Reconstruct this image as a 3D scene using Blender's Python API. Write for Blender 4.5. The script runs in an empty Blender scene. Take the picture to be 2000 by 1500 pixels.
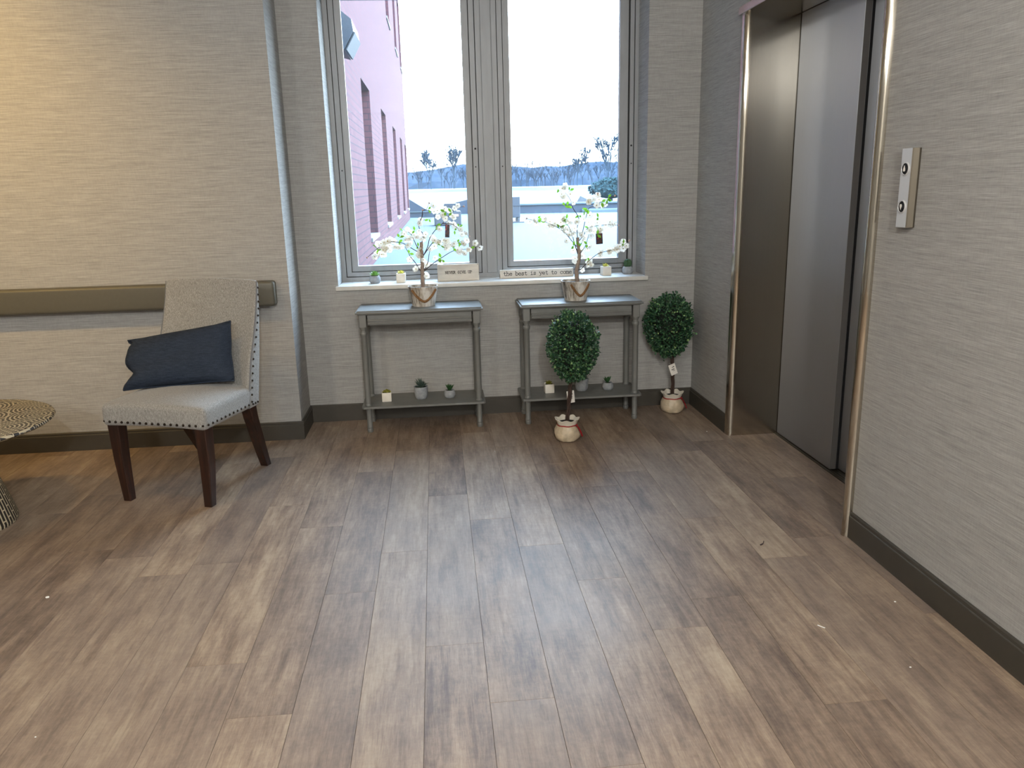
import bpy, bmesh, math, random
from mathutils import Vector, Matrix, noise
R = random.Random(11)
PI = math.pi
SC = bpy.context.scene
COL = SC.collection

# ---------------------------------------------------------------- camera, sky, exposure
cam = bpy.data.cameras.new('camera')
cam.sensor_fit = 'HORIZONTAL'; cam.sensor_width = 36.0; cam.lens = 27.63
cam.clip_start = 0.05; cam.clip_end = 900
CAMO = bpy.data.objects.new('camera', cam); COL.objects.link(CAMO)
CAM_ROT = [[0.995079, -0.096099, -0.024138], [-0.046723, -0.240273, -0.96958], [0.087376, 0.965937, -0.243581]]
r_, d_, f_ = [Vector(v) for v in CAM_ROT]
mw = Matrix((( r_.x, -d_.x, -f_.x, 0), (r_.y, -d_.y, -f_.y, 0), (r_.z, -d_.z, -f_.z, 1.355), (0, 0, 0, 1)))
CAMO.matrix_world = mw
SC.camera = CAMO
vs = SC.view_settings
vs.view_transform = 'Standard'; vs.look = 'None'; vs.exposure = 0.0; vs.gamma = 1.0; vs.use_curve_mapping = False
SC.cycles.use_denoising = True
SC.cycles.max_bounces = 8
SC.cycles.diffuse_bounces = 5
SC.cycles.sample_clamp_indirect = 6.0

SKY_LOW, SKY_HIGH = (18.5, 20.5, 21.5), (10.5, 16.0, 23.5)
world = bpy.data.worlds.new('overcast_sky'); SC.world = world; world.use_nodes = True
wn, wl = world.node_tree.nodes, world.node_tree.links
bg = wn['Background']
tc = wn.new('ShaderNodeTexCoord'); sx = wn.new('ShaderNodeSeparateXYZ'); wl.new(tc.outputs['Generated'], sx.inputs[0])
mr = wn.new('ShaderNodeMapRange'); mr.inputs['From Min'].default_value = 0.0; mr.inputs['From Max'].default_value = 0.9
wl.new(sx.outputs['Z'], mr.inputs['Value'])
mx = wn.new('ShaderNodeMix'); mx.data_type = 'RGBA'
mx.inputs[6].default_value = (*SKY_LOW, 1); mx.inputs[7].default_value = (*SKY_HIGH, 1)
wl.new(mr.outputs[0], mx.inputs[0]); wl.new(mx.outputs[2], bg.inputs['Color'])
bg.inputs['Strength'].default_value = 1.0

# ceiling lamps: x, y, watts, colour, kind, label
WARM, MID = (1.0, 0.63, 0.19), (1.0, 0.98, 0.93)
LAMPS = [
    (-2.70, 2.95, 195, WARM, 'wash', 'recessed warm wall washer above the drum table'),
    (-1.55, 2.80, 7, WARM, 'spot', 'recessed warm ceiling light above the chair'),
    (0.10, 0.45, 76, MID, 'globe', 'round ceiling light in the middle of the room'),
    (0.30, -1.45, 215, MID, 'globe', 'round ceiling light behind the viewer'),
    (-2.20, -1.30, 92, MID, 'globe', 'round ceiling light at the rear left'),
    (-0.20, -3.10, 140, MID, 'globe', 'round ceiling light by the rear wall'),
]

# ---------------------------------------------------------------- materials
def lin(c):
    c = c / 255.0
    return c / 12.92 if c <= 0.04045 else ((c + 0.055) / 1.055) ** 2.4
def rgb(r, g, b): return (lin(r), lin(g), lin(b), 1.0)

class NM:
    def __init__(s, name):
        s.m = bpy.data.materials.new(name); s.m.use_nodes = True
        s.t = s.m.node_tree; s.n = s.t.nodes; s.l = s.t.links
        s.b = s.n['Principled BSDF']
    def new(s, t, **kw):
        x = s.n.new(t)
        for k, v in kw.items(): setattr(x, k, v)
        return x
    def coord(s, scale=(1, 1, 1), kind='Object', rot=(0, 0, 0)):
        c = s.new('ShaderNodeTexCoord'); mp = s.new('ShaderNodeMapping')
        mp.inputs['Scale'].default_value = scale; mp.inputs['Rotation'].default_value = rot
        s.l.new(c.outputs[kind], mp.inputs['Vector']); return mp.outputs[0]
    def noise(s, vec, scale=5, detail=4, rough=0.55):
        x = s.new('ShaderNodeTexNoise'); x.inputs['Scale'].default_value = scale
        x.inputs['Detail'].default_value = detail; x.inputs['Roughness'].default_value = rough
        s.l.new(vec, x.inputs['Vector']); return x.outputs['Fac']
    def ramp(s, fac, stops):
        x = s.new('ShaderNodeValToRGB'); e = x.color_ramp.elements
        while len(e) > 1: e.remove(e[-1])
        e[0].position = stops[0][0]; e[0].color = stops[0][1]
        for p, c in stops[1:]:
            q = e.new(p); q.color = c
        s.l.new(fac, x.inputs[0]); return x.outputs['Color']
    def mix(s, fac, a, b, mode='MIX'):
        x = s.new('ShaderNodeMix', data_type='RGBA', blend_type=mode)
        for v, i in ((fac, 0), (a, 6), (b, 7)):
            if isinstance(v, (int, float)): x.inputs[i].default_value = v
            elif isinstance(v, tuple): x.inputs[i].default_value = v
            else: s.l.new(v, x.inputs[i])
        return x.outputs[2]
    def math(s, op, a, b=0.0, c=0.0):
        x = s.new('ShaderNodeMath', operation=op)
        for i, v in enumerate((a, b, c)):
            if isinstance(v, (int, float)): x.inputs[i].default_value = v
            else: s.l.new(v, x.inputs[i])
        return x.outputs[0]
    def bump(s, h, strength=0.2, dist=0.001):
        x = s.new('ShaderNodeBump'); x.inputs['Strength'].default_value = strength; x.inputs['Distance'].default_value = dist
        s.l.new(h, x.inputs['Height']); s.l.new(x.outputs[0], s.b.inputs['Normal'])
    def color(s, c):
        if isinstance(c, tuple): s.b.inputs['Base Color'].default_value = c
        else: s.l.new(c, s.b.inputs['Base Color'])
    def set(s, **kw):
        for k, v in kw.items():
            s.b.inputs[k.replace('_', ' ').title() if k not in ('IOR',) else k].default_value = v
        return s

def simple(name, c, rough=0.6, metal=0.0, var=0.06, scale=40, stretch=(1, 1, 1), bump=0.0, spec=0.5):
    q = NM(name); v = q.coord(stretch)
    n = q.noise(v, scale, 3)
    lo = tuple(max(0, x * (1 - var * 2)) for x in c[:3]) + (1,); hi = tuple(min(1, x * (1 + var * 2)) for x in c[:3]) + (1,)
    q.color(q.ramp(n, [(0.3, lo), (0.7, hi)]))
    q.b.inputs['Roughness'].default_value = rough; q.b.inputs['Metallic'].default_value = metal
    q.b.inputs['Specular IOR Level'].default_value = spec
    if bump: q.bump(n, bump, 0.002)
    return q.m

M = {}
def wallpaper():
    q = NM('linen_wallpaper')
    v1 = q.coord((11, 11, 520)); n1 = q.noise(v1, 1.0, 4, 0.6)
    v2 = q.coord((170, 170, 40)); n2 = q.noise(v2, 1.0, 3, 0.6)
    v3 = q.coord((3, 3, 130)); n3 = q.noise(v3, 1.0, 3)
    a = q.math('ADD', q.math('MULTIPLY', n1, 0.60), q.math('ADD', q.math('MULTIPLY', n2, 0.14), q.math('MULTIPLY', n3, 0.26)))
    q.color(q.ramp(a, [(0.34, rgb(136, 136, 134)), (0.5, rgb(159, 158, 155)), (0.66, rgb(180, 179, 177))]))
    q.b.inputs['Roughness'].default_value = 0.75; q.b.inputs['Specular IOR Level'].default_value = 0.25
    q.bump(a, 0.35, 0.0012); return q.m
M['paper'] = wallpaper()

def floor_mat():
    q = NM('vinyl_plank')
    at = q.new('ShaderNodeAttribute'); at.attribute_name = 'plank'
    sep = q.new('ShaderNodeSeparateColor'); q.l.new(at.outputs['Color'], sep.inputs[0])
    c = q.new('ShaderNodeTexCoord'); off = q.new('ShaderNodeVectorMath', operation='MULTIPLY')
    q.l.new(at.outputs['Color'], off.inputs[0]); off.inputs[1].default_value = (13.0, 29.0, 7.0)
    ad = q.new('ShaderNodeVectorMath', operation='ADD'); q.l.new(c.outputs['Object'], ad.inputs[0]); q.l.new(off.outputs[0], ad.inputs[1])
    def mp(sc):
        m = q.new('ShaderNodeMapping'); m.inputs['Scale'].default_value = sc; q.l.new(ad.outputs[0], m.inputs['Vector']); return m.outputs[0]
    cloud = q.noise(mp((11, 3.2, 1)), 1.0, 6, 0.66)
    grain = q.noise(mp((58, 5.0, 1)), 1.0, 7, 0.78)
    fine = q.noise(mp((300, 20, 1)), 1.0, 4, 0.75)
    cross = q.noise(mp((30, 55, 1)), 1.0, 5, 0.75)
    streak = q.noise(mp((30, 2.4, 1)), 1.0, 5, 0.65)
    a = q.math('ADD', q.math('MULTIPLY', cloud, 0.40), q.math('ADD', q.math('MULTIPLY', grain, 0.32), q.math('ADD', q.math('MULTIPLY', fine, 0.14), q.math('MULTIPLY', cross, 0.14))))
    tint = q.math('MULTIPLY', q.math('SUBTRACT', sep.outputs[0], 0.5), 0.085)
    a = q.math('ADD', a, tint)
    base = q.ramp(a, [(0.36, rgb(84, 69, 59)), (0.45, rgb(119, 101, 86)), (0.53, rgb(146, 126, 107)), (0.60, rgb(167, 148, 125)), (0.70, rgb(185, 167, 142))])
    st = q.ramp(streak, [(0.36, (0.66, 0.62, 0.60, 1)), (0.44, (0.90, 0.88, 0.87, 1)), (0.50, (1, 1, 1, 1))])
    base = q.mix(0.85, base, st, 'MULTIPLY')
    grey = q.mix(q.math('MULTIPLY', sep.outputs[1], 0.35), base, rgb(126, 114, 106))
    vor = q.new('ShaderNodeTexVoronoi'); vor.inputs['Scale'].default_value = 1.0
    q.l.new(mp((8, 2.8, 1)), vor.inputs['Vector'])
    kn = q.ramp(q.math('ADD', vor.outputs['Distance'], q.math('MULTIPLY', grain, 0.08)), [(0.04, (0.50, 0.46, 0.43, 1)), (0.10, (0.86, 0.84, 0.82, 1)), (0.13, (0.74, 0.71, 0.69, 1)), (0.16, (1, 1, 1, 1))])
    q.color(q.mix(0.65, grey, kn, 'MULTIPLY'))
    sm = q.noise(q.coord((1.7, 1.7, 1)), 1.0, 5, 0.7)
    rr = q.math('ADD', 0.36, q.math('MULTIPLY', sm, 0.22)); q.l.new(rr, q.b.inputs['Roughness'])
    q.b.inputs['Specular IOR Level'].default_value = 0.5
    q.bump(q.math('ADD', grain, fine), 0.25, 0.0006); return q.m
M['floor'] = floor_mat()

def steel(name, c, rough, aniso, vert=True, rot=0.0, grain=0.0):
    q = NM(name)
    n = q.noise(q.coord((260, 260, 2.5) if vert else (2.5, 260, 260)), 1.0, 3, 0.6)
    lo = tuple(x * 0.98 for x in c[:3]) + (1,); hi = tuple(min(1, x * 1.02) for x in c[:3]) + (1,)
    q.color(q.ramp(n, [(0.3, lo), (0.7, hi)]))
    q.b.inputs['Metallic'].default_value = 1.0
    if grain: q.bump(q.noise(q.coord((420, 420, 3)), 1.0, 2, 0.5), grain, 0.0005)
    r = q.math('ADD', rough - 0.01, q.math('MULTIPLY', n, 0.02)); q.l.new(r, q.b.inputs['Roughness'])
    if aniso:
        q.b.inputs['Anisotropic'].default_value = aniso
        tg = q.new('ShaderNodeTangent'); tg.direction_type = 'RADIAL'; tg.axis = 'Z'
        q.b.inputs['Anisotropic Rotation'].default_value = rot
        q.l.new(tg.outputs[0], q.b.inputs['Tangent'])
    return q.m
M['steel'] = steel('brushed_steel', rgb(188, 181, 168), 0.13, 1.0, True, 0.0, 0.35)
M['door'] = steel('satin_door_steel', rgb(172, 175, 180), 0.55, 0.85)
M['plate'] = steel('satin_plate', rgb(205, 206, 206), 0.38, 0.0)
M['plate'].node_tree.nodes['Principled BSDF'].inputs['Metallic'].default_value = 0.25
M['bronze'] = steel('warm_steel_edge', rgb(100, 94, 84), 0.5, 0.0)
M['alu'] = simple('window_aluminium', rgb(146, 148, 150), 0.5, 0.3, 0.03, 30, (1, 1, 0.2))
M['gasket'] = simple('black_gasket', rgb(22, 22, 26), 0.7)
M['sill'] = simple('painted_sill', rgb(214, 212, 206), 0.35, 0, 0.03, 14)
M['base'] = simple('dark_baseboard', rgb(60, 56, 49), 0.5, 0, 0.03, 20)
M['rail'] = simple('olive_grey_vinyl', rgb(86, 83, 72), 0.45, 0, 0.02, 60, bump=0.05)
M['ceil'] = simple('white_ceiling', rgb(228, 226, 220), 0.9, 0, 0.02, 60)
M['table'] = simple('grey_painted_wood', rgb(106, 107, 104), 0.5, 0, 0.04, 18, (1, 1, 1), spec=0.8)
M['door_edge'] = simple('dark_reflection_edge', rgb(96, 94, 92), 0.6, 0, 0.02, 20)  # dark reflection of the corridor put into the panel edge colour
M['shadowgap'] = simple('dark_gap', rgb(14, 14, 16), 0.9)
def fabric():
    q = NM('heather_fabric')
    v = q.coord((1, 1, 1)); n1 = q.noise(v, 700, 3, 0.7); n2 = q.noise(q.coord((1, 1, 0.4)), 260, 5, 0.75)
    a = q.math('ADD', q.math('MULTIPLY', n1, 0.5), q.math('MULTIPLY', n2, 0.5))
    q.color(q.ramp(a, [(0.36, rgb(92, 90, 87)), (0.5, rgb(142, 141, 138)), (0.64, rgb(184, 183, 181))]))
    q.b.inputs['Roughness'].default_value = 0.9; q.b.inputs['Sheen Weight'].default_value = 0.25
    q.b.inputs['Specular IOR Level'].default_value = 0.2
    q.bump(a, 0.5, 0.002); return q.m
M['fabric'] = fabric()
def navy():
    q = NM('navy_linen')
    n = q.noise(q.coord((400, 400, 400)), 1.0, 3, 0.6); n2 = q.noise(q.coord((30, 30, 300)), 1.0, 3, 0.6)
    a = q.math('ADD', q.math('MULTIPLY', n, 0.5), q.math('MULTIPLY', n2, 0.5))
    q.color(q.ramp(a, [(0.35, rgb(28, 35, 47)), (0.65, rgb(50, 60, 76))]))
    q.b.inputs['Roughness'].default_value = 0.85; q.b.inputs['Specular IOR Level'].default_value = 0.2
    q.bump(a, 0.35, 0.001); return q.m
M['navy'] = navy()
def darkwood():
    q = NM('dark_walnut')
    n = q.noise(q.coord((60, 60, 5)), 1.0, 5, 0.65)
    q.color(q.ramp(n, [(0.3, rgb(24, 14, 11)), (0.55, rgb(46, 26, 18)), (0.75, rgb(76, 42, 24))]))
    q.b.inputs['Roughness'].default_value = 0.35; return q.m
M['walnut'] = darkwood()
M['nail'] = simple('dark_bronze_nail', rgb(46, 38, 32), 0.35, 0.8)
M['piping'] = simple('grey_piping', rgb(110, 112, 116), 0.9, 0, 0.05, 300)

def carved_top():
    # fish-scale rings of pale dashes on near-black, like a carved and limewashed top
    q = NM('carved_whitewash')
    v = q.coord((1, 1, 1))
    vo = q.new('ShaderNodeTexVoronoi', feature='F1'); vo.inputs['Scale'].default_value = 4.6; vo.inputs['Randomness'].default_value = 0.6
    vo.voronoi_dimensions = '2D'
    q.l.new(v, vo.inputs['Vector'])
    df = q.new('ShaderNodeVectorMath', operation='SUBTRACT'); q.l.new(v, df.inputs[0]); q.l.new(vo.outputs['Position'], df.inputs[1])
    sp = q.new('ShaderNodeSeparateXYZ'); q.l.new(df.outputs[0], sp.inputs[0])
    dd = q.math('SQRT', q.math('ADD', q.math('MULTIPLY', sp.outputs['X'], sp.outputs['X']), q.math('MULTIPLY', sp.outputs['Y'], sp.outputs['Y'])))
    wob = q.noise(v, 45, 3)
    k = q.math('MULTIPLY', q.math('ADD', dd, q.math('MULTIPLY', q.math('SUBTRACT', wob, 0.5), 0.006)), 62.0)
    ri = q.math('FLOOR', k)
    ang = q.math('ARCTAN2', sp.outputs['Y'], sp.outputs['X'])
    ds = q.math('FRACT', q.math('ADD', q.math('MULTIPLY', ang, q.math('ADD', q.math('MULTIPLY', ri, 0.55), 0.8)), q.math('MULTIPLY', ri, 0.37)))
    dark = q.math('MULTIPLY', q.math('GREATER_THAN', q.math('FRACT', k), 0.42), q.math('GREATER_THAN', ds, 0.16))
    q.color(q.mix(dark, rgb(182, 172, 148), rgb(36, 31, 27)))
    q.b.inputs['Roughness'].default_value = 0.55
    q.bump(dark, 0.5, -0.002) if False else None
    return q.m
M['carved'] = carved_top()
def drum_mat():
    q = NM('ribbed_whitewash')
    c = q.new('ShaderNodeTexCoord'); sp = q.new('ShaderNodeSeparateXYZ'); q.l.new(c.outputs['Object'], sp.inputs[0])
    ang = q.math('ARCTAN2', sp.outputs['Y'], sp.outputs['X'])
    k = q.math('MULTIPLY', ang, 72 / (2 * PI))
    fr = q.math('FRACT', k); idx = q.math('FLOOR', k)
    h = q.math('FRACT', q.math('ADD', q.math('MULTIPLY', sp.outputs['Z'], 13.0), q.math('FRACT', q.math('MULTIPLY', idx, 0.437))))
    a = q.math('GREATER_THAN', fr, 0.36); b = q.math('GREATER_THAN', h, 0.07)
    dk = q.math('MULTIPLY', a, b)
    q.color(q.mix(dk, rgb(206, 196, 170), rgb(40, 35, 30))); q.b.inputs['Roughness'].default_value = 0.6
    return q.m
M['drum'] = drum_mat()

def washed_wood():
    q = NM('whitewashed_stave')
    n = q.noise(q.coord((38, 38, 5)), 1.0, 5, 0.7); n2 = q.noise(q.coord((8, 8, 8)), 1.0, 3)
    a = q.math('ADD', q.math('MULTIPLY', n, 0.65), q.math('MULTIPLY', n2, 0.35))
    q.color(q.ramp(a, [(0.38, rgb(66, 58, 50)), (0.47, rgb(172, 163, 150)), (0.58, rgb(222, 219, 212))]))
    q.b.inputs['Roughness'].default_value = 0.7; return q.m
M['washed'] = washed_wood()
M['cream_pot'] = simple('warm_washed_panel', rgb(206, 186, 158), 0.75, 0, 0.10, 30, (1, 1, 0.3))
M['rope'] = simple('jute_rope', rgb(132, 98, 64), 0.9, 0, 0.2, 260)
M['soil'] = simple('dark_soil', rgb(26, 23, 22), 0.95, 0, 0.3, 160, bump=0.6)
M['bark'] = simple('brown_bark', rgb(142, 126, 114), 0.85, 0, 0.22, 90, (1, 1, 0.25), bump=0.5)
M['twig'] = simple('dark_twig', rgb(62, 46, 46), 0.8)
M['petal'] = simple('ivory_petal', rgb(240, 236, 224), 0.7, 0, 0.02, 60)
M['stamen'] = simple('yellow_stamen', rgb(206, 176, 84), 0.8)
M['calyx'] = simple('mauve_bud', rgb(196, 170, 160), 0.8)
M['leaf'] = simple('spring_leaf', rgb(122, 176, 52), 0.5, 0, 0.12, 40)
for k in ('petal', 'leaf'):
    nt = M[k].node_tree; b = nt.nodes['Principled BSDF']; out = nt.nodes['Material Output']
    tr = nt.nodes.new('ShaderNodeBsdfTranslucent'); ms = nt.nodes.new('ShaderNodeMixShader'); ms.inputs[0].default_value = 0.45
    nt.links.new(b.inputs['Base Color'].links[0].from_socket, tr.inputs['Color'])
    nt.links.new(b.outputs[0], ms.inputs[1]); nt.links.new(tr.outputs[0], ms.inputs[2]); nt.links.new(ms.outputs[0], out.inputs['Surface'])
def boxwood():
    q = NM('boxwood_leaf')
    at = q.new('ShaderNodeAttribute'); at.attribute_name = 'leafc'
    q.color(q.ramp(at.outputs['Fac'], [(0.0, rgb(22, 48, 36)), (0.5, rgb(42, 80, 54)), (0.8, rgb(92, 134, 84)), (1.0, rgb(168, 192, 128))]))
    q.b.inputs['Roughness'].default_value = 0.42; return q.m
M['box'] = boxwood()
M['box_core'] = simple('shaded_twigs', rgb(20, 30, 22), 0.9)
M['stem'] = simple('dark_vine_stem', rgb(58, 42, 34), 0.8, 0, 0.2, 120, (1, 1, 0.2), bump=0.4)
M['sack'] = simple('glazed_sack', rgb(190, 174, 148), 0.42, 0, 0.12, 26)
M['sack_rim'] = simple('glazed_sack_rim', rgb(220, 213, 198), 0.4, 0, 0.04, 30)
M['ribbon'] = simple('red_ribbon', rgb(150, 18, 28), 0.5, 0, 0.1, 100)
M['tag'] = simple('white_card', rgb(232, 228, 220), 0.7, 0, 0.02, 20)
M['ink'] = simple('black_ink', rgb(34, 33, 34), 0.8)
def card():
    q = NM('printed_card')
    n = q.noise(q.coord((40, 40, 40)), 1.0, 2); n2 = q.noise(q.coord((70, 70, 55)), 1.0, 2)
    c1 = q.ramp(n, [(0.42, rgb(38, 34, 46)), (0.5, rgb(96, 60, 50)), (0.6, rgb(54, 52, 80))])
    q.color(q.mix(q.ramp(n2, [(0.6, (0, 0, 0, 1)), (0.64, (1, 1, 1, 1))]), c1, rgb(196, 90, 80)))
    q.b.inputs['Roughness'].default_value = 0.5; return q.m
M['card'] = card()
M['white_pot'] = simple('white_ceramic', rgb(232, 226, 214), 0.5, 0, 0.02, 40)
M['grey_pot'] = simple('grey_concrete', rgb(150, 154, 158), 0.75, 0, 0.08, 60, bump=0.1)
M['suc_green'] = simple('bright_succulent', rgb(112, 158, 74), 0.5, 0, 0.12, 40)
M['suc_yellow'] = simple('yellow_succulent', rgb(214, 206, 96), 0.5, 0, 0.1, 40)
M['suc_olive'] = simple('olive_succulent', rgb(124, 122, 44), 0.5, 0, 0.15, 60)
M['suc_dark'] = simple('dark_green_succulent', rgb(46, 84, 46), 0.5, 0, 0.15, 60)
M['suc_grey'] = simple('grey_green_spikes', rgb(66, 84, 76), 0.5, 0, 0.15, 60)
M['cactus'] = simple('cactus_green', rgb(58, 92, 60), 0.6, 0, 0.2, 160)
M['sign'] = simple('distressed_white_board', rgb(218, 212, 202), 0.65, 0, 0.05, 12, (1, 1, 3))
M['sign_edge'] = simple('worn_edge', rgb(128, 112, 96), 0.8, 0, 0.2, 60)
M['white_bit'] = simple('white_fleck', rgb(240, 240, 236), 0.6)
M['lens'] = None
# outdoors
def brickwork():
    q = NM('pink_brick')
    c = q.new('ShaderNodeTexCoord'); sp = q.new('ShaderNodeSeparateXYZ'); q.l.new(c.outputs['Object'], sp.inputs[0])
    cb = q.new('ShaderNodeCombineXYZ'); q.l.new(q.math('ADD', sp.outputs['Y'], sp.outputs['X']), cb.inputs[0]); q.l.new(sp.outputs['Z'], cb.inputs[1])
    b = q.new('ShaderNodeTexBrick'); q.l.new(cb.outputs[0], b.inputs['Vector'])
    b.inputs['Scale'].default_value = 1.0; b.inputs['Brick Width'].default_value = 0.205; b.inputs['Row Height'].default_value = 0.0677
    b.inputs['Mortar Size'].default_value = 0.006; b.inputs['Mortar Smooth'].default_value = 0.2
    b.inputs['Color1'].default_value = rgb(80, 53, 58); b.inputs['Color2'].default_value = rgb(73, 48, 54); b.inputs['Mortar'].default_value = rgb(54, 44, 51)
    q.color(b.outputs['Color']); q.b.inputs['Roughness'].default_value = 0.9; q.b.inputs['Specular IOR Level'].default_value = 0.1
    return q.m
M['brick'] = brickwork()
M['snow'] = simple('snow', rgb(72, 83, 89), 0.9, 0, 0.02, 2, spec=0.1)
M['out_glass'] = simple('far_window_glass', rgb(50, 60, 66), 0.15)
M['out_sill'] = simple('pale_stone_sill', rgb(100, 102, 100), 0.8)
M['hill'] = None
def hillm():
    q = NM('haze_blue_woodland')
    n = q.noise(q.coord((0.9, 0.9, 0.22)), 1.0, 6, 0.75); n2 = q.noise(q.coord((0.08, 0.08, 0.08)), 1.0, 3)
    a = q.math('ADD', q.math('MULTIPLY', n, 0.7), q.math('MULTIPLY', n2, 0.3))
    q.color(q.ramp(a, [(0.34, rgb(30, 40, 52)), (0.5, rgb(40, 49, 60)), (0.66, rgb(54, 61, 69))]))  # distance haze is put into these bluish tones
    q.b.inputs['Roughness'].default_value = 1.0; q.b.inputs['Specular IOR Level'].default_value = 0.0
    return q.m
M['hill'] = hillm()
M['far_twig'] = simple('haze_blue_twig', rgb(44, 55, 66), 1.0, spec=0.0)  # bluish because haze over the far trees is mixed into the colour
M['far_green'] = simple('bluish_evergreen', rgb(38, 54, 58), 0.9, spec=0.0)
M['hvac'] = simple('pale_blue_grey_metal', rgb(48, 56, 64), 0.6, 0, 0.05, 3)
M['hvac_dark'] = simple('blue_grey_metal', rgb(38, 47, 58), 0.6, 0, 0.05, 3)
M['membrane'] = simple('slate_blue_membrane', rgb(36, 48, 62), 0.8, 0, 0.05, 1)
M['wire'] = simple('dark_wire', rgb(42, 50, 54), 0.8)
M['lampbox'] = simple('floodlight_housing', rgb(38, 48, 58), 0.5)
def glass():
    q = NM('haze_veiled_glass')
    for n in list(q.n): q.n.remove(n)
    o = q.new('ShaderNodeOutputMaterial'); t = q.new('ShaderNodeBsdfTransparent'); g = q.new('ShaderNodeBsdfGlossy')
    t.inputs['Color'].default_value = (0.96, 0.98, 0.985, 1); g.inputs['Roughness'].default_value = 0.02
    fr = q.new('ShaderNodeLayerWeight')
    fac = q.math('ADD', 0.025, q.math('MULTIPLY', q.math('POWER', fr.outputs['Facing'], 5.0), 0.6))
    m = q.new('ShaderNodeMixShader'); q.l.new(fac, m.inputs[0]); q.l.new(t.outputs[0], m.inputs[1]); q.l.new(g.outputs[0], m.inputs[2])
    tl = q.new('ShaderNodeBsdfTranslucent'); tl.inputs['Color'].default_value = (0.9, 0.93, 0.95, 1)
    m2 = q.new('ShaderNodeMixShader'); m2.inputs[0].default_value = 0.006; q.l.new(m.outputs[0], m2.inputs[1]); q.l.new(tl.outputs[0], m2.inputs[2])  # slight translucent veil imitates glare haze over the view
    q.l.new(m2.outputs[0], o.inputs['Surface']); return q.m
M['glass'] = glass()
def emit(name, c, s):
    q = NM(name); q.color((0.8, 0.8, 0.8, 1)); q.b.inputs['Emission Color'].default_value = c; q.b.inputs['Emission Strength'].default_value = s
    return q.m

# ---------------------------------------------------------------- mesh helpers
def obj(name, bm, mats, parent=None, loc=None, rotz=0.0, smooth=True, recalc=True):
    me = bpy.data.meshes.new(name)
    if recalc: bmesh.ops.recalc_face_normals(bm, faces=bm.faces)
    bm.to_mesh(me); bm.free()
    if not isinstance(mats, (list, tuple)): mats = [mats]
    for m in mats: me.materials.append(m)
    if smooth:
        me.polygons.foreach_set('use_smooth', [True] * len(me.polygons))
        me.set_sharp_from_angle(angle=math.radians(38))
    o = bpy.data.objects.new(name, me); COL.objects.link(o)
    if parent: o.parent = parent
    if loc: o.location = loc
    if rotz: o.rotation_euler = (0, 0, rotz)
    return o
def empty(name, loc=(0, 0, 0), rotz=0.0):
    o = bpy.data.objects.new(name, None); COL.objects.link(o); o.location = loc; o.rotation_euler = (0, 0, rotz)
    o.empty_display_size = 0.05
    return o
def tag(o, label, cat, group=None):
    o['label'] = label; o['category'] = cat
    if group: o['group'] = group
    return o
def struct(o, label=None):
    o['kind'] = 'structure'
    if label: o['label'] = label
    return o
def NB(): return bmesh.new()
def add_box(bm, x0, x1, y0, y1, z0, z1, bev=0.0, seg=2, mi=0):
    vs_ = [bm.verts.new((x, y, z)) for x in (x0, x1) for y in (y0, y1) for z in (z0, z1)]
    q = [(0, 1, 3, 2), (4, 6, 7, 5), (0, 4, 5, 1), (2, 3, 7, 6), (0, 2, 6, 4), (1, 5, 7, 3)]
    fs = [bm.faces.new([vs_[i] for i in f]) for f in q]
    for f in fs: f.material_index = mi
    if bev:
        es = list({e for f in fs for e in f.edges})
        r = bmesh.ops.bevel(bm, geom=es, offset=bev, segments=seg, profile=0.5, affect='EDGES')
        for f in r['faces']: f.material_index = mi
    return bm
def add_lathe(bm, prof, n=32, c=(0, 0, 0), mi=0, cap0=True, cap1=True, wob=None):
    rings = []
    for (r, z) in prof:
        rings.append([bm.verts.new((c[0] + r * math.cos(2 * PI * k / n) * (wob(k / n, z) if wob else 1), c[1] + r * math.sin(2 * PI * k / n) * (wob(k / n, z) if wob else 1), c[2] + z)) for k in range(n)])
    for a, b in zip(rings, rings[1:]):
        for k in range(n):
            f = bm.faces.new((a[k], a[(k + 1) % n], b[(k + 1) % n], b[k])); f.material_index = mi
    if cap0: bm.faces.new(rings[0][::-1]).material_index = mi
    if cap1: bm.faces.new(rings[-1]).material_index = mi
    return bm
def add_tube(bm, pts, rad, n=6, mi=0, cap=True):
    pts = [Vector(p) for p in pts]
    if isinstance(rad, (int, float)): rad = [rad] * len(pts)
    rings = []; up = None
    for i, p in enumerate(pts):
        t = (pts[min(i + 1, len(pts) - 1)] - pts[max(i - 1, 0)])
        if t.length < 1e-9: t = Vector((0, 0, 1))
        t.normalize()
        if up is None:
            up = Vector((1, 0, 0)) if abs(t.x) < 0.8 else Vector((0, 1, 0))
        u = (up - t * up.dot(t)).normalized(); up = u; v = t.cross(u)
        rings.append([bm.verts.new(p + (u * math.cos(2 * PI * k / n) + v * math.sin(2 * PI * k / n)) * rad[i]) for k in range(n)])
    for a, b in zip(rings, rings[1:]):
        for k in range(n):
            f = bm.faces.new((a[k], a[(k + 1) % n], b[(k + 1) % n], b[k])); f.material_index = mi
    if cap:
        bm.faces.new(rings[0][::-1]).material_index = mi; bm.faces.new(rings[-1]).material_index = mi
    return bm
def add_prism(bm, poly, axis, a, b, mi=0):
    # poly in the two other axes (order x,y,z without axis), extruded along axis from a to b
    def mk(p, t):
        if axis == 'x': return (t, p[0], p[1])
        if axis == 'y': return (p[0], t, p[1])
        return (p[0], p[1], t)
    A = [bm.verts.new(mk(p, a)) for p in poly]; B = [bm.verts.new(mk(p, b)) for p in poly]
    n = len(poly)
    for k in range(n): bm.faces.new((A[k], A[(k + 1) % n], B[(k + 1) % n], B[k])).material_index = mi
    bm.faces.new(A[::-1]).material_index = mi; bm.faces.new(B).material_index = mi
    return bm
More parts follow.
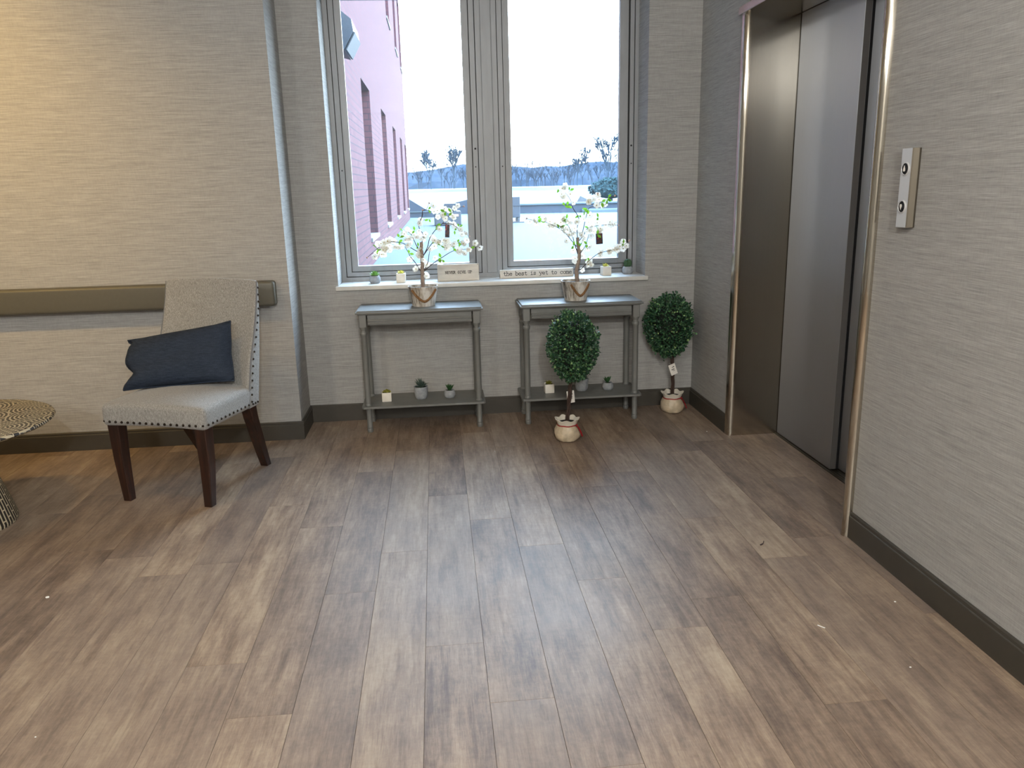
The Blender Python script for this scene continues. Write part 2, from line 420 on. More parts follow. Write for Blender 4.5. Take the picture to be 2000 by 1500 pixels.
def add_rbox(bm, x0, x1, y0, y1, z0, z1, r, n=(10, 10, 6), deform=None, mi=0):
    # rounded, subdivided box; deform(Vector in box coords)->Vector
    lo = Vector((x0, y0, z0)); hi = Vector((x1, y1, z1)); cache = {}
    def axis(i):
        L = hi[i] - lo[i]; rr = min(r, L * 0.5)
        ins = [rr * s for s in (0, 0.12, 0.35, 0.65, 1.0)]
        mid = [rr + (L - 2 * rr) * k / n[i] for k in range(1, n[i])] if L > 2 * rr else []
        return [lo[i] + t for t in ins + mid + [L - s for s in ins[::-1]]]
    ax = [axis(0), axis(1), axis(2)]; cn = [len(a) - 1 for a in ax]
    def vert(i, j, k):
        key = (i, j, k)
        if key not in cache:
            p = Vector((ax[0][i], ax[1][j], ax[2][k]))
            q = Vector([min(max(p[t], lo[t] + min(r, (hi[t] - lo[t]) / 2)), hi[t] - min(r, (hi[t] - lo[t]) / 2)) for t in range(3)])
            d = p - q
            if d.length > 1e-9: p = q + d.normalized() * r
            if deform: p = deform(p)
            cache[key] = bm.verts.new(p)
        return cache[key]
    for i in range(cn[0]):
        for j in range(cn[1]):
            for k in (0, cn[2]):
                f = bm.faces.new([vert(i, j, k), vert(i + 1, j, k), vert(i + 1, j + 1, k), vert(i, j + 1, k)]); f.material_index = mi
    for i in range(cn[0]):
        for k in range(cn[2]):
            for j in (0, cn[1]):
                f = bm.faces.new([vert(i, j, k), vert(i + 1, j, k), vert(i + 1, j, k + 1), vert(i, j, k + 1)]); f.material_index = mi
    for j in range(cn[1]):
        for k in range(cn[2]):
            for i in (0, cn[0]):
                f = bm.faces.new([vert(i, j, k), vert(i, j + 1, k), vert(i, j + 1, k + 1), vert(i, j, k + 1)]); f.material_index = mi
    return bm

# ================================================================ THE SETTING
YB, YL, XR, XC = 4.667, 4.339, 1.552, -0.802      # back wall, left wall, right wall, corner of the left wall
ZC = 2.60
OX0, OX1, OZ0, OZ1 = -0.581, 1.245, 0.789, 2.50   # window opening
bm = NB()
for k in (0,):
    add_box(bm, XC - 0.3, OX0, YB, 5.05, 0, ZC); add_box(bm, OX1, 1.95, YB, 5.05, 0, ZC)
    add_box(bm, OX0, OX1, YB, 5.05, 0, OZ0); add_box(bm, OX0, OX1, YB, 5.05, OZ1, ZC)
struct(obj('wall_back', bm, M['paper'], smooth=False))
bm = NB(); add_box(bm, -5.2, XC, YL, 5.05, 0, ZC); struct(obj('wall_left', bm, M['paper'], smooth=False))
DY0, DY1, DZ = 2.70, 4.03, 2.16
bm = NB()
add_box(bm, XR, 1.95, -4.0, DY0, 0, ZC); add_box(bm, XR, 1.95, DY1, YB, 0, ZC); add_box(bm, XR, 1.95, DY0, DY1, DZ, ZC)
add_box(bm, 1.92, 1.95, DY0, DY1, 0, DZ)
struct(obj('wall_right', bm, M['paper'], smooth=False))
bm = NB(); add_box(bm, -5.2, 1.95, -4.2, -4.0, 0, ZC); struct(obj('wall_front', bm, M['paper'], smooth=False))
bm = NB(); add_box(bm, -5.4, -5.2, -4.2, 5.05, 0, ZC); struct(obj('wall_far_left', bm, M['paper'], smooth=False))
bm = NB(); add_box(bm, -5.4, 1.95, -4.2, 5.05, ZC, ZC + 0.1); struct(obj('ceiling', bm, M['ceil'], smooth=False))

# floor: 1.214 m planks, 176.5 mm wide, end joints where the photograph shows them
JOINT = {0: 2.148, -1: 2.812, -2: 2.516, -3: 1.878, -4: 2.137, -5: 2.813, -7: 2.915, 1: 1.855, 2: 2.792, 3: 2.493, 4: 2.146, 5: 2.314, 6: 1.734, 7: 2.561, 8: 2.708, 9: 2.123}
bm = NB(); lay = bm.loops.layers.color.new('plank') if False else bm.loops.layers.float_color.new('plank')
PW, PL, GX = 0.1765, 1.214, 0.0006
def plank(x0, x1, y0, y1):
    c = (R.random(), R.random(), R.random(), 1)
    g, b, d = GX * 0.5, GX * 1.3, 0.0011
    o = [(x0 + g, y0 + g), (x1 - g, y0 + g), (x1 - g, y1 - g), (x0 + g, y1 - g)]
    i = [(x0 + b, y0 + b), (x1 - b, y0 + b), (x1 - b, y1 - b), (x0 + b, y1 - b)]
    T = [bm.verts.new((*p, 0.0)) for p in i]; B = [bm.verts.new((*p, -d)) for p in o]
    fs = [bm.faces.new(T)] + [bm.faces.new((B[k], B[(k + 1) % 4], T[(k + 1) % 4], T[k])) for k in range(4)]
    for f in fs:
        for l in f.loops: l[lay] = c
for k in range(-29, 11):
    x0 = -0.090 + PW * k; x1 = x0 + PW
    j = JOINT.get(k, R.uniform(0, PL))
    y = j - PL * math.ceil((j + 4.2) / PL)
    x1 = min(x1, 1.806)
    while y < YB + 0.05:
        if y + PL > -4.2: plank(x0, x1, max(y, -4.2), min(y + PL, YB + 0.1))
        y += PL
f = bm.faces.new([bm.verts.new(p) for p in ((-5.3, -4.2, -0.0013), (1.95, -4.2, -0.0013), (1.95, 4.8, -0.0013), (-5.3, 4.8, -0.0013))]); f.material_index = 1
FLOOR = obj('floor', bm, [M['floor'], M['shadowgap']], smooth=False, recalc=False); struct(FLOOR)

# skirting
BP = [(0, 0), (0.012, 0), (0.012, 0.086), (0.0105, 0.0885), (0.0085, 0.0895), (0.0085, 0.100), (0.006, 0.104), (0, 0.104)]
def skirting(name, axis, wall, a, b, sgn):
    bm = NB(); poly = [(wall + sgn * d, z) for d, z in BP]
    add_prism(bm, poly, axis, a, b); return struct(obj(name, bm, M['base'], smooth=False))
skirting('baseboard_left', 'x', YL, -5.2, XC + 0.012, -1)
skirting('baseboard_return', 'y', XC, YL - 0.0, YB, 1)
skirting('baseboard_back', 'x', YB, XC, XR, -1)
skirting('baseboard_right', 'y', XR, 4.03, YB, -1)
skirting('baseboard_right_near', 'y', XR, -4.0, 2.69, -1)

# window sill
bm = NB(); add_box(bm, -0.596, 1.260, 4.646, 4.6675, 0.789, 0.8145, 0.004, 2); add_box(bm, OX0 + 0.0005, OX1 - 0.0005, 4.662, 4.93, 0.7895, 0.8145)
struct(obj('trim_1', bm, M['sill']), 'pale painted window sill board')

def add_ring(bm, xo0, xo1, zo0, zo1, xi0, xi1, zi0, zi1, y0, y1, mi=0):
    O = [(xo0, zo0), (xo1, zo0), (xo1, zo1), (xo0, zo1)]; I = [(xi0, zi0), (xi1, zi0), (xi1, zi1), (xi0, zi1)]
    def vv(P, y): return [bm.verts.new((p[0], y, p[1])) for p in P]
    of, ob, inf, ib = vv(O, y0), vv(O, y1), vv(I, y0), vv(I, y1)
    for k in range(4):
        n = (k + 1) % 4
        for q in ((of[k], of[n], inf[n], inf[k]), (ob[k], ob[n], ib[n], ib[k]), (of[k], of[n], ob[n], ob[k]), (inf[k], inf[n], ib[n], ib[k])):
            bm.faces.new(q).material_index = mi
def window(n, xo0, xo1, x20, x21, x30, x31, xg0, xg1, screws):
    w = empty('window_%d' % n, (0, 0, 0)); struct(w)
    bm = NB(); add_ring(bm, xo0, xo1, 0.8435, OZ1 - 0.03, x20, x21, 0.869, OZ1 - 0.055, 4.900, 4.968)
    obj('frame', bm, M['alu'], w, smooth=False)
    bm = NB(); add_ring(bm, x30, x31, 0.873, OZ1 - 0.06, xg0, xg1, 0.905, OZ1 - 0.09, 4.906, 4.962)
    add_ring(bm, x30 + 0.009, x31 - 0.009, 0.881, OZ1 - 0.068, xg0 + 0.004, xg1 - 0.004, 0.902, OZ1 - 0.094, 4.9025, 4.9065)
    obj('sash', bm, M['alu'], w, smooth=False)
    bm = NB(); add_ring(bm, xo0 - 0.004, xo1 + 0.004, 0.8395, OZ1 - 0.026, xg0 - 0.010, xg1 + 0.010, 0.895, OZ1 - 0.08, 4.920, 4.958)
    obj('gasket', bm, M['gasket'], w, smooth=False)
    bm = NB(); add_box(bm, xg0 - 0.005, xg1 + 0.005, 4.936, 4.942, 0.90, OZ1 - 0.085)
    obj('glass_pane', bm, M['glass'], w, smooth=False)
    for x, z, r in screws:
        bm = NB(); add_lathe(bm, [(r, 0), (r * 0.9, 0.0016)], 12)
        o = obj('screw', bm, M['gasket'], w); o.rotation_euler = (PI / 2, 0, 0); o.location = (x, 4.9002, z)
window(1, -0.551, 0.2725, -0.5215, 0.2425, -0.518, 0.2375, -0.485, 0.202, [(-0.536, 1.47, 0.004), (0.257, 1.475, 0.004), (0.258, 1.58, 0.006)])
window(2, 0.4045, 1.2195, 0.434, 1.1955, 0.438, 1.186, 0.470, 1.139, [(0.419, 1.475, 0.004), (1.209, 1.475, 0.004), (1.208, 1.58, 0.006)])
bm = NB()
add_box(bm, OX0, -0.555, 4.892, 4.99, 0.8145, OZ1); add_box(bm, 1.2235, OX1, 4.892, 4.99, 0.8145, OZ1)
add_box(bm, -0.555, 1.2235, 4.892, 4.99, 0.8145, 0.8395); add_box(bm, -0.555, 1.2235, 4.892, 4.99, OZ1 - 0.026, OZ1)
struct(obj('trim_2', bm, M['alu'], smooth=False), 'outer aluminium window surround')
bm = NB()
add_box(bm, 0.2765, 0.4005, 4.896, 4.99, 0.8395, OZ1 - 0.026); add_box(bm, 0.308, 0.369, 4.890, 4.897, 0.8395, OZ1 - 0.026, 0.002, 1)
add_box(bm, 0.2765, 0.3055, 4.892, 4.897, 0.8395, OZ1 - 0.026, 0.001, 1); add_box(bm, 0.3715, 0.4005, 4.892, 4.897, 0.8395, OZ1 - 0.026, 0.001, 1)
struct(obj('trim_3', bm, M['alu'], smooth=False), 'wide aluminium mullion between the windows')

# lift door set into the right wall
D = empty('door_1', (1.815, 3.35, 0)); struct(D)
DM = Matrix.Translation((-1.815, -3.35, 0))
def dpart(name, bm, m, smooth=True):
    bm.transform(DM); return obj(name, bm, m, D, smooth=smooth)
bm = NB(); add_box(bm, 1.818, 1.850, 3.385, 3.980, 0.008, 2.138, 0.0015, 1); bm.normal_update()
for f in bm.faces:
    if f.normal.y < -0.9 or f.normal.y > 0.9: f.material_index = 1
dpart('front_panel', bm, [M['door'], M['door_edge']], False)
bm = NB(); add_box(bm, 1.864, 1.892, 2.742, 3.43, 0.008, 2.138, 0.0015, 1); dpart('rear_panel', bm, M['door'], False)
bm = NB(); add_box(bm, 1.828, 1.85, 3.980, 3.9858, 0.006, 2.139); add_box(bm, 1.8505, 1.8635, 3.388, 3.42, 0.006, 2.139); dpart('rubber_seal', bm, M['shadowgap'], False)
FJ = [(1.90, 3.986), (1.574, 3.986), (1.562, 3.9865), (1.553, 3.989), (1.546, 3.994), (1.5415, 4.001), (1.5395, 4.010), (1.539, 4.030), (1.545, 4.034), (1.90, 4.0295)]
bm = NB(); add_prism(bm, FJ, 'z', 0.0, 2.14); dpart('jamb', bm, M['steel'])
NJ = [(1.552, 2.688), (1.541, 2.689), (1.532, 2.693), (1.526, 2.700), (1.524, 2.708), (1.526, 2.717), (1.533, 2.726), (1.545, 2.733), (1.560, 2.737), (1.90, 2.738), (1.90, 2.7005), (1.553, 2.7005)]
bm = NB(); add_prism(bm, NJ, 'z', 0.0, 2.14); dpart('jamb', bm, M['steel'])
bm = NB(); add_box(bm, 1.524, 1.90, 2.688, 4.047, 2.14, 2.178, 0.004, 2); add_box(bm, 1.553, 1.90, 2.7005, 4.0295, 2.15, 2.158); dpart('header', bm, M['steel'], False)
bm = NB()
add_box(bm, 1.806, 1.918, 2.739, 3.985, -0.001, 0.0015)
for x in (1.807, 1.822, 1.837, 1.851, 1.872, 1.893): add_box(bm, x, x + 0.009, 2.739, 3.985, 0.0015, 0.004)
dpart('threshold', bm, M['bronze'], False)

# ================================================================ EXTERIOR
XW, GZ = -0.71, 0.55
bw = empty('brick_building', (XW, 14, GZ)); tag(bw, 'tall pink brick building wing with deep narrow windows outside the left window', 'building')
BT = Matrix.Translation((-XW, -14, -GZ))
def bpart(name, bm, m, parent=None):
    bm.transform(BT); return obj(name, bm, m, parent or bw, smooth=False)
ys = [5.62, 8.87, 12.14, 15.45, 18.70, 21.6]; OW = 1.16
bm = NB(); DEP = 0.16
zrows = [(-0.3, 0.83), (0.83, 2.50), (2.50, 4.38), (4.38, 6.05), (6.05, 6.6)]
for i, (z0, z1) in enumerate(zrows):
    if i % 2 == 0: add_box(bm, -3.0, XW, 5.06, 23.0, z0, z1)
    else:
        y = 5.06
        for q in ys:
            w1 = min(q + OW, 22.7); add_box(bm, -3.0, XW, y, q, z0, z1); add_box(bm, -3.0, XW - DEP, q, w1, z0, z1); y = w1
        add_box(bm, -3.0, XW, y, 23.0, z0, z1)
bpart('brick_wall', bm, M['brick'])
for zi in (1, 3):
    for q in ys:
        w1 = min(q + OW, 22.7)
        bm = NB(); add_box(bm, XW - DEP - 0.01, XW - DEP + 0.008, q + 0.02, w1 - 0.02, zrows[zi][0] + 0.02, zrows[zi][1] - 0.02)
        p = bpart('window', bm, M['out_glass'])
        bm = NB(); add_box(bm, XW - DEP, XW + 0.02, q, w1, zrows[zi][0] - 0.03, zrows[zi][0] + 0.012)
        bpart('window_sill', bm, M['out_sill'], p)
# outside face of our own storey, above and beside the window
bm = NB()
add_box(bm, XW, OX0, 5.05, 5.15, -0.4, 2.75); add_box(bm, OX1, 8.0, 5.05, 5.15, -0.4, 2.75); add_box(bm, OX0, OX1, 5.05, 5.15, -0.4, 0.76); add_box(bm, OX0, OX1, 5.05, 5.15, OZ1 + 0.02, 2.75)
struct(obj('wall_exterior', bm, M['brick'], smooth=False))
# snowy roof, running out to open ground
bm = NB(); prof = [(5.16, 0.55), (12, 0.55), (24, 0.55), (34, 0.60), (46, 0.80), (57, 1.02), (58.5, 1.10), (59, 1.26), (62, 1.30), (90, 1.30), (420, 1.30)]
xs = [-160, -60, -20, -8, -3, 0, 2, 4, 6, 8, 10, 13, 16, 20, 26, 34, 60, 160]
g = []
for (y, z) in prof:
    g.append([bm.verts.new((x * (1 + y / 200), y + (0.9 * math.sin(x * 0.31 + y) if 50 < y < 60 else 0), z + (0.03 * math.sin(x * 1.3 + y * 0.7) if 20 < y < 62 else 0))) for x in xs])
for a, b in zip(g, g[1:]):
    for k in range(len(xs) - 1): bm.faces.new((a[k], a[k + 1], b[k + 1], b[k]))
o = obj('snow_ground', bm, M['snow']); struct(o)
# flood light on the brick wall
t = empty('floodlight', (XW, 6.45, 2.5)); tag(t, 'blue grey floodlight mounted on the brick wall outside', 'light')
bm = NB(); add_prism(bm, [(0.001, -0.12), (0.11, -0.15), (0.185, -0.03), (0.175, 0.05), (0.001, 0.19)], 'y', -0.26, 0.26); obj('housing', bm, M['lampbox'], t, smooth=False)
bm = NB(); add_prism(bm, [(0.118, -0.150), (0.128, -0.150), (0.195, -0.035), (0.189, -0.028)], 'y', -0.23, 0.23); obj('lens', bm, M['hvac'], t, smooth=False)
# rooftop plant
t = empty('rooftop_unit', (0.28, 18.0, GZ)); tag(t, 'pale blue rooftop unit with two round fans standing in the snow', 'rooftop unit')
bm = NB(); add_box(bm, -0.30, 0.30, 0, 0.7, 0, 0.30, 0.01, 1); add_box(bm, -0.28, -0.26, -0.01, 0, 0.02, 0.28); add_box(bm, 0.10, 0.12, -0.01, 0, 0.02, 0.28); obj('cabinet', bm, M['hvac'], t, smooth=False)
bm = NB(); add_prism(bm, [(-0.12, 0.30), (0.20, 0.30), (0.20, 0.47), (-0.06, 0.47)], 'y', 0.02, 0.5); obj('hood', bm, M['hvac_dark'], t, smooth=False)
for x in (0.0, 0.13):
    bm = NB(); add_lathe(bm, [(0.058, 0), (0.058, 0.02), (0.047, 0.02), (0.047, 0.006)], 24); o = obj('fan', bm, M['hvac'], t); o.rotation_euler = (PI / 2, 0, 0); o.location = (x + 0.01, 0.02, 0.39)
bm = NB(); add_box(bm, 0.14, 0.24, -0.012, 0, 0.19, 0.235); obj('warning_label', bm, simple('orange_label', rgb(236, 150, 120), 0.6), t, smooth=False)['label'] = 'small orange label'
t = empty('vent_cabinet', (1.72, 18.1, GZ)); tag(t, 'blue grey upright vent cabinet on legs beside the window mullion', 'vent cabinet')
bm = NB(); add_box(bm, -0.40, 0.20, 0, 0.5, 0.12, 0.58, 0.01, 1); add_box(bm, -0.41, 0.21, -0.015, 0, 0.38, 0.40); obj('cabinet', bm, M['hvac_dark'], t, smooth=False)
for x in (-0.35, 0.14):
    bm = NB(); add_box(bm, x, x + 0.05, 0.02, 0.48, -0.02, 0.12); obj('leg', bm, M['hvac'], t, smooth=False)
bm = NB(); add_box(bm, -0.40, 0.28, -0.06, 0.5, -0.02, 0.03); obj('base_rail', bm, M['hvac'], t, smooth=False)
t = empty('parapet', (6, 24, GZ)); tag(t, 'long low parapet crossing the snowy roof behind the right window', 'parapet')
bm = NB(); add_box(bm, -4.2, 12, 0, 0.35, -0.05, 0.24); obj('curb', bm, M['membrane'], t, smooth=False)
bm = NB(); add_box(bm, -4.25, 12.05, -0.06, 0.5, 0.24, 0.30, 0.02, 2); obj('snow_cap', bm, M['snow'], t, smooth=False)
bm = NB(); add_rbox(bm, -1.6, 3.4, -0.35, 0.02, -0.06, 0.10, 0.05, (4, 3, 2)); obj('snow_drift', bm, M['snow'], t)
t = empty('roof_gable', (-0.9, 24, GZ)); tag(t, 'slate blue sloping roof section beside the end of the brick wing', 'roof')
bm = NB(); add_prism(bm, [(-2.5, -0.1), (1.3, -0.1), (1.25, 0.0), (0.62, 0.22), (0.06, 0.58), (-2.5, 1.9)], 'y', 0, 4); obj('slope', bm, M['membrane'], t, smooth=False)
bm = NB(); add_box(bm, 0.15, 0.75, -0.05, 0.0, 0.13, 0.16); obj('flashing', bm, M['snow'], t, smooth=False)
bm = NB(); add_prism(bm, [(0.42, 0.5), (2.1, 0.5), (2.1, 0.78), (1.2, 1.02), (0.42, 0.86)], 'y', 25.5, 27); tag(obj('roof_curb', bm, M['membrane'], smooth=False), 'low slate blue roof curb behind the rooftop unit with fans', 'roof')
bm = NB(); add_prism(bm, [(4.9, 0.66), (5.75, 0.66), (5.1, 0.98)], 'y', 28, 30); tag(obj('roof_wedge', bm, M['hvac'], smooth=False), 'small pale wedge shaped roof section beyond the parapet', 'roof')
# woodland hill far off
bm = NB(); rr = random.Random(3); xs = [-90 + 3.0 * k for k in range(110)]; rows = []
def ridge(x): return 3.5 + 0.9 * math.sin(x * 0.045 + 1.2) + 0.022 * max(0, x) * (1 if x < 40 else 40 / x) + 0.5 * math.sin(x * 0.21)
for j, (y, k) in enumerate(((148, 0.0), (150, 0.35), (156, 0.7), (164, 0.95), (172, 1.0), (200, 0.9))):
    rows.append([bm.verts.new((x, y + rr.uniform(-1, 1), 1.0 + k * ridge(x) + (rr.uniform(-0.25, 0.25) if k else 0))) for x in xs])
for a, b in zip(rows, rows[1:]):
    for k in range(len(xs) - 1): bm.faces.new((a[k], a[k + 1], b[k + 1], b[k]))
def twig_tree(bm, p, d, L, r, lev, rr, spread):
    q = p + d * L
    add_tube(bm, [p, q], [r, r * 0.62], 3, cap=False)
    if lev == 0: return
    for k in range(3):
        nd = (d + Vector((rr.uniform(-1, 1), rr.uniform(-1, 1), rr.uniform(-0.1, 0.5))) * spread).normalized()
        twig_tree(bm, p.lerp(q, rr.uniform(0.5, 1.0)), nd, L * rr.uniform(0.6, 0.8), r * 0.62, lev - 1, rr, spread)
for k in range(330):
    x = rr.uniform(-25, 62); y = rr.uniform(130, 170); kk = max(0, min(1, (y - 147) / 20)) ** 0.6
    h = rr.uniform(3.2, 5.6) * (1 if y < 150 else 0.45)
    twig_tree(bm, Vector((x, y, 1.0 + kk * ridge(x) - (0.2 if y > 148 else 0))), Vector((0, 0, 1)), h * 0.34, 0.085, 4, rr, 0.5)
o = obj('woodland', bm, M['hill'], smooth=False); o['kind'] = 'stuff'; o['label'] = 'distant bare woodland on the hill coloured with blue grey haze'; o['category'] = 'woodland'
# bare trees
def bare_tree(x, y, h, spread, label, seed, levels=5):
    rr = random.Random(seed); bm = NB()
    def grow(p, d, L, r, lev):
        q = p + d * L; m = p + d * (L * 0.5) + Vector((rr.uniform(-1, 1), rr.uniform(-1, 1), 0)) * L * 0.04
        add_tube(bm, [p, m, q], [max(r, 0.022), max(r * 0.85, 0.020), max(r * 0.68, 0.016)], 4, cap=False)
        if lev == 0: return
        for k in range(3 if lev > 2 else rr.choice((2, 3))):
            nd = (d + Vector((rr.uniform(-1, 1), rr.uniform(-1, 1), rr.uniform(0.0, 0.55))) * spread).normalized()
            grow(p.lerp(q, rr.uniform(0.45, 1.0)) if k else q, nd, L * rr.uniform(0.62, 0.84), r * 0.62, lev - 1)
    grow(Vector((0, 0, 0)), Vector((0, 0, 1)), h * 0.24, h * 0.012, levels)
    return tag(obj('bare_tree', bm, M['far_twig'], loc=(x, y, 1.25)), label, 'tree', 'bare trees beyond the snow')
bare_tree(1.75, 70, 5.2, 0.50, 'tallest bare winter tree seen through the left window', 4, 6)
bare_tree(-0.2, 66, 4.0, 0.62, 'lower rounded bare tree next to the brick wing', 9, 6)
bare_tree(15.3, 70, 5.6, 0.55, 'spreading bare winter tree at the right edge of the right window', 21, 6)
bare_tree(13.2, 74, 4.2, 0.66, 'smaller bare tree left of the spreading one in the right window', 33, 6)
# evergreen
bm = NB(); rr = random.Random(8)
for k in range(900):
    a = rr.uniform(0, 2 * PI); e = rr.uniform(-0.5, 1.4); r = rr.uniform(0.75, 1.05)
    c = Vector((0.95 * math.cos(a) * math.cos(e) * r, 0.6 * math.sin(a) * math.cos(e) * r, 0.15 + 0.45 * math.sin(e) * r))
    s = rr.uniform(0.05, 0.12); u = Vector((rr.uniform(-1, 1), rr.uniform(-1, 1), rr.uniform(-1, 1))).normalized() * s; v = u.orthogonal().normalized() * s * 0.7
    bm.faces.new([bm.verts.new(c + q) for q in (u, v, -u, -v)])
t = empty('evergreen', (7.75, 35, 1.0)); tag(t, 'low blue green evergreen on the snow behind the right window', 'evergreen')
obj('foliage', bm, M['far_green'], t, smooth=False)
bm = NB(); bmesh.ops.create_icosphere(bm, subdivisions=3, radius=1, matrix=Matrix.Translation((0, 0, 0.12)) @ Matrix.Diagonal((0.85, 0.5, 0.38, 1))); obj('inner_branches', bm, M['far_green'], t)
bm = NB(); add_tube(bm, [(0, 0, -0.45), (0, 0, 0.2)], 0.08, 6); obj('trunk', bm, M['far_twig'], t)
# overhead lines
for z, r, lb in ((5.46, 0.030, 'middle overhead wire crossing the sky'), (5.14, 0.028, 'lowest overhead wire crossing the sky'), (6.08, 0.013, 'thin topmost overhead wire crossing the sky')):
    bm = NB(); add_tube(bm, [(-40 + 8 * k, 90, z + 0.15 * math.cos((k - 6) * 0.5) - 0.15) for k in range(14)], r, 5)
    tag(obj('overhead_wire', bm, M['wire']), lb, 'wire', 'overhead wires')
for x, lb in ((-40, 'utility pole carrying the overhead wires beyond the brick wing'), (64, 'utility pole carrying the overhead wires beyond the evergreen')):
    bm = NB(); add_tube(bm, [(x, 90, 1.0), (x, 90, 6.6)], 0.15, 8); tag(obj('utility_pole', bm, M['far_twig']), lb, 'pole')
bm = NB(); add_tube(bm, [(9.4, 89.94, 5.02), (9.4, 89.94, 5.75)], 0.045, 6); tag(obj('wire_spacer', bm, M['wire']), 'short upright spacer between the overhead wires', 'spacer')

# ================================================================ FURNITURE
# crash rail on the left wall
t = empty('handrail', (-3.0, YL, 0.835)); tag(t, 'long olive grey wall handrail running behind the chair', 'handrail')
bm = NB(); add_rbox(bm, -2.2, 2.134, -0.080, -0.006, -0.066, 0.066, 0.017, (12, 2, 3)); obj('rail_cover', bm, M['rail'], t)
bm = NB(); add_box(bm, -2.2, 2.10, -0.03, 0, -0.05, 0.05); obj('mounting_strip', bm, M['base'], t, smooth=False)

# lift call panel
t = empty('call_panel', (XR, 2.505, 1.319)); tag(t, 'brushed steel elevator call panel with up and down buttons on the right wall', 'call panel')
bm = NB(); add_prism(bm, [(0.0, -0.034), (-0.006, -0.034), (-0.022, -0.0285), (-0.0255, -0.0255), (-0.0255, 0.030), (-0.022, 0.034), (0.0, 0.034)], 'z', -0.125, 0.125, 1)
bm.normal_update()
for f in bm.faces:
    if all(abs(v.co.x + 0.0255) < 1e-5 for v in f.verts): f.material_index = 0
obj('faceplate', bm, [M['plate'], M['bronze']], t, smooth=False)
for z, up, nm in ((0.061, 1, 'up'), (-0.059, -1, 'down')):
    bm = NB(); add_lathe(bm, [(0.0215, 0), (0.0215, 0.003), (0.0185, 0.004), (0.0175, 0.0025), (0.0175, 0.001)], 36)
    b = obj('button', bm, M['plate'], t); b.matrix_local = Matrix.Translation((-0.0253, 0.003, z)) @ Matrix.Rotation(-PI / 2, 4, 'Y'); b['label'] = 'round %s button' % nm
    bm = NB(); add_lathe(bm, [(0.0173, 0.0012), (0.0173, 0.0026), (0.0145, 0.0028), (0.0145, 0.0016)], 36); obj('button_ring', bm, M['gasket'], b)
    bm = NB(); add_lathe(bm, [(0.0105, 0.001), (0.0105, 0.0042), (0.0095, 0.0050)], 28); obj('button_core', bm, M['gasket'], b)
    # the arrow: world up is -local x after the turn
    bm = NB(); s = up
    pts = [(s * 0.0105, 0), (s * -0.001, 0.0052), (s * -0.007, 0.0052), (s * -0.0085, 0.0), (s * -0.007, -0.0052), (s * -0.001, -0.0052)]
    add_prism(bm, pts, 'z', 0.0048, 0.0060); obj('arrow', bm, M['tag'], b, smooth=False)['label'] = 'white %s arrow' % nm

# console tables
def console(x, lb):
    t = empty('console_table', (x, 4.5075, 0)); tag(t, lb, 'console table', 'console tables')
    # local: x half width .354, y -.1475 .. +.1475
    bm = NB(); add_box(bm, -0.354, 0.354, -0.1475, 0.1475, 0.690, 0.700, 0.003, 2); add_box(bm, -0.345, 0.345, -0.140, 0.1475, 0.698, 0.708, 0.0035, 3)
    add_box(bm, -0.343, 0.343, -0.137, 0.147, 0.684, 0.691, 0.002, 1); obj('tabletop', bm, M['table'], t)
    bm = NB()
    for s in (-1, 1):
        y0 = -0.118 if s < 0 else 0.112
        add_box(bm, -0.290, 0.290, y0, y0 + 0.014, 0.624, 0.684)
        for z in (0.650, 0.634): add_box(bm, -0.290, 0.290, y0 + s * 0.004 - 0.002, y0 + 0.014 + s * 0.004, z - 0.005, z + 0.005, 0.002, 1)
    for s in (-1, 1): add_box(bm, s * 0.316 - 0.007, s * 0.316 + 0.007, -0.100, 0.100, 0.624, 0.684)
    obj('apron', bm, M['table'], t, smooth=False)
    bm = NB()
    c = 0.022
    poly = []
    for cx, cy, a0 in ((0.335, 0.128, 0), (-0.335, 0.128, 90), (-0.335, -0.128, 180), (0.335, -0.128, 270)):
        for k in range(5):
            a = math.radians(a0 + 22.5 * k); poly.append((cx + c * math.cos(a) * 0.8, cy + c * math.sin(a) * 0.8))
    add_prism(bm, poly, 'z', 0.146, 0.158); obj('shelf', bm, M['table'], t, smooth=False)
    for sx in (-1, 1):
        for sy in (-1, 1):
            bm = NB()
            add_box(bm, -0.020, 0.020, -0.019, 0.019, 0.612, 0.686, 0.002, 1)
            pr = [(0.0145, 0.0), (0.0165, 0.004), (0.0175, 0.014), (0.0165, 0.022), (0.0135, 0.025), (0.0165, 0.028), (0.0170, 0.034), (0.0150, 0.038), (0.0155, 0.10), (0.0160, 0.145), (0.0195, 0.157), (0.0205, 0.163), (0.0195, 0.169), (0.0170, 0.172), (0.0170, 0.35), (0.0162, 0.560), (0.0195, 0.566), (0.0205, 0.574), (0.0195, 0.582), (0.0155, 0.586), (0.0148, 0.592), (0.0155, 0.598), (0.0200, 0.606), (0.0205, 0.613)]
            add_lathe(bm, pr, 20); o = obj('leg', bm, M['table'], t); o.location = (sx * 0.317, sy * 0.108, 0)
    return t
console(-0.112, 'grey painted console table under the left window')
console(0.806, 'grey painted console table behind the front topiary')

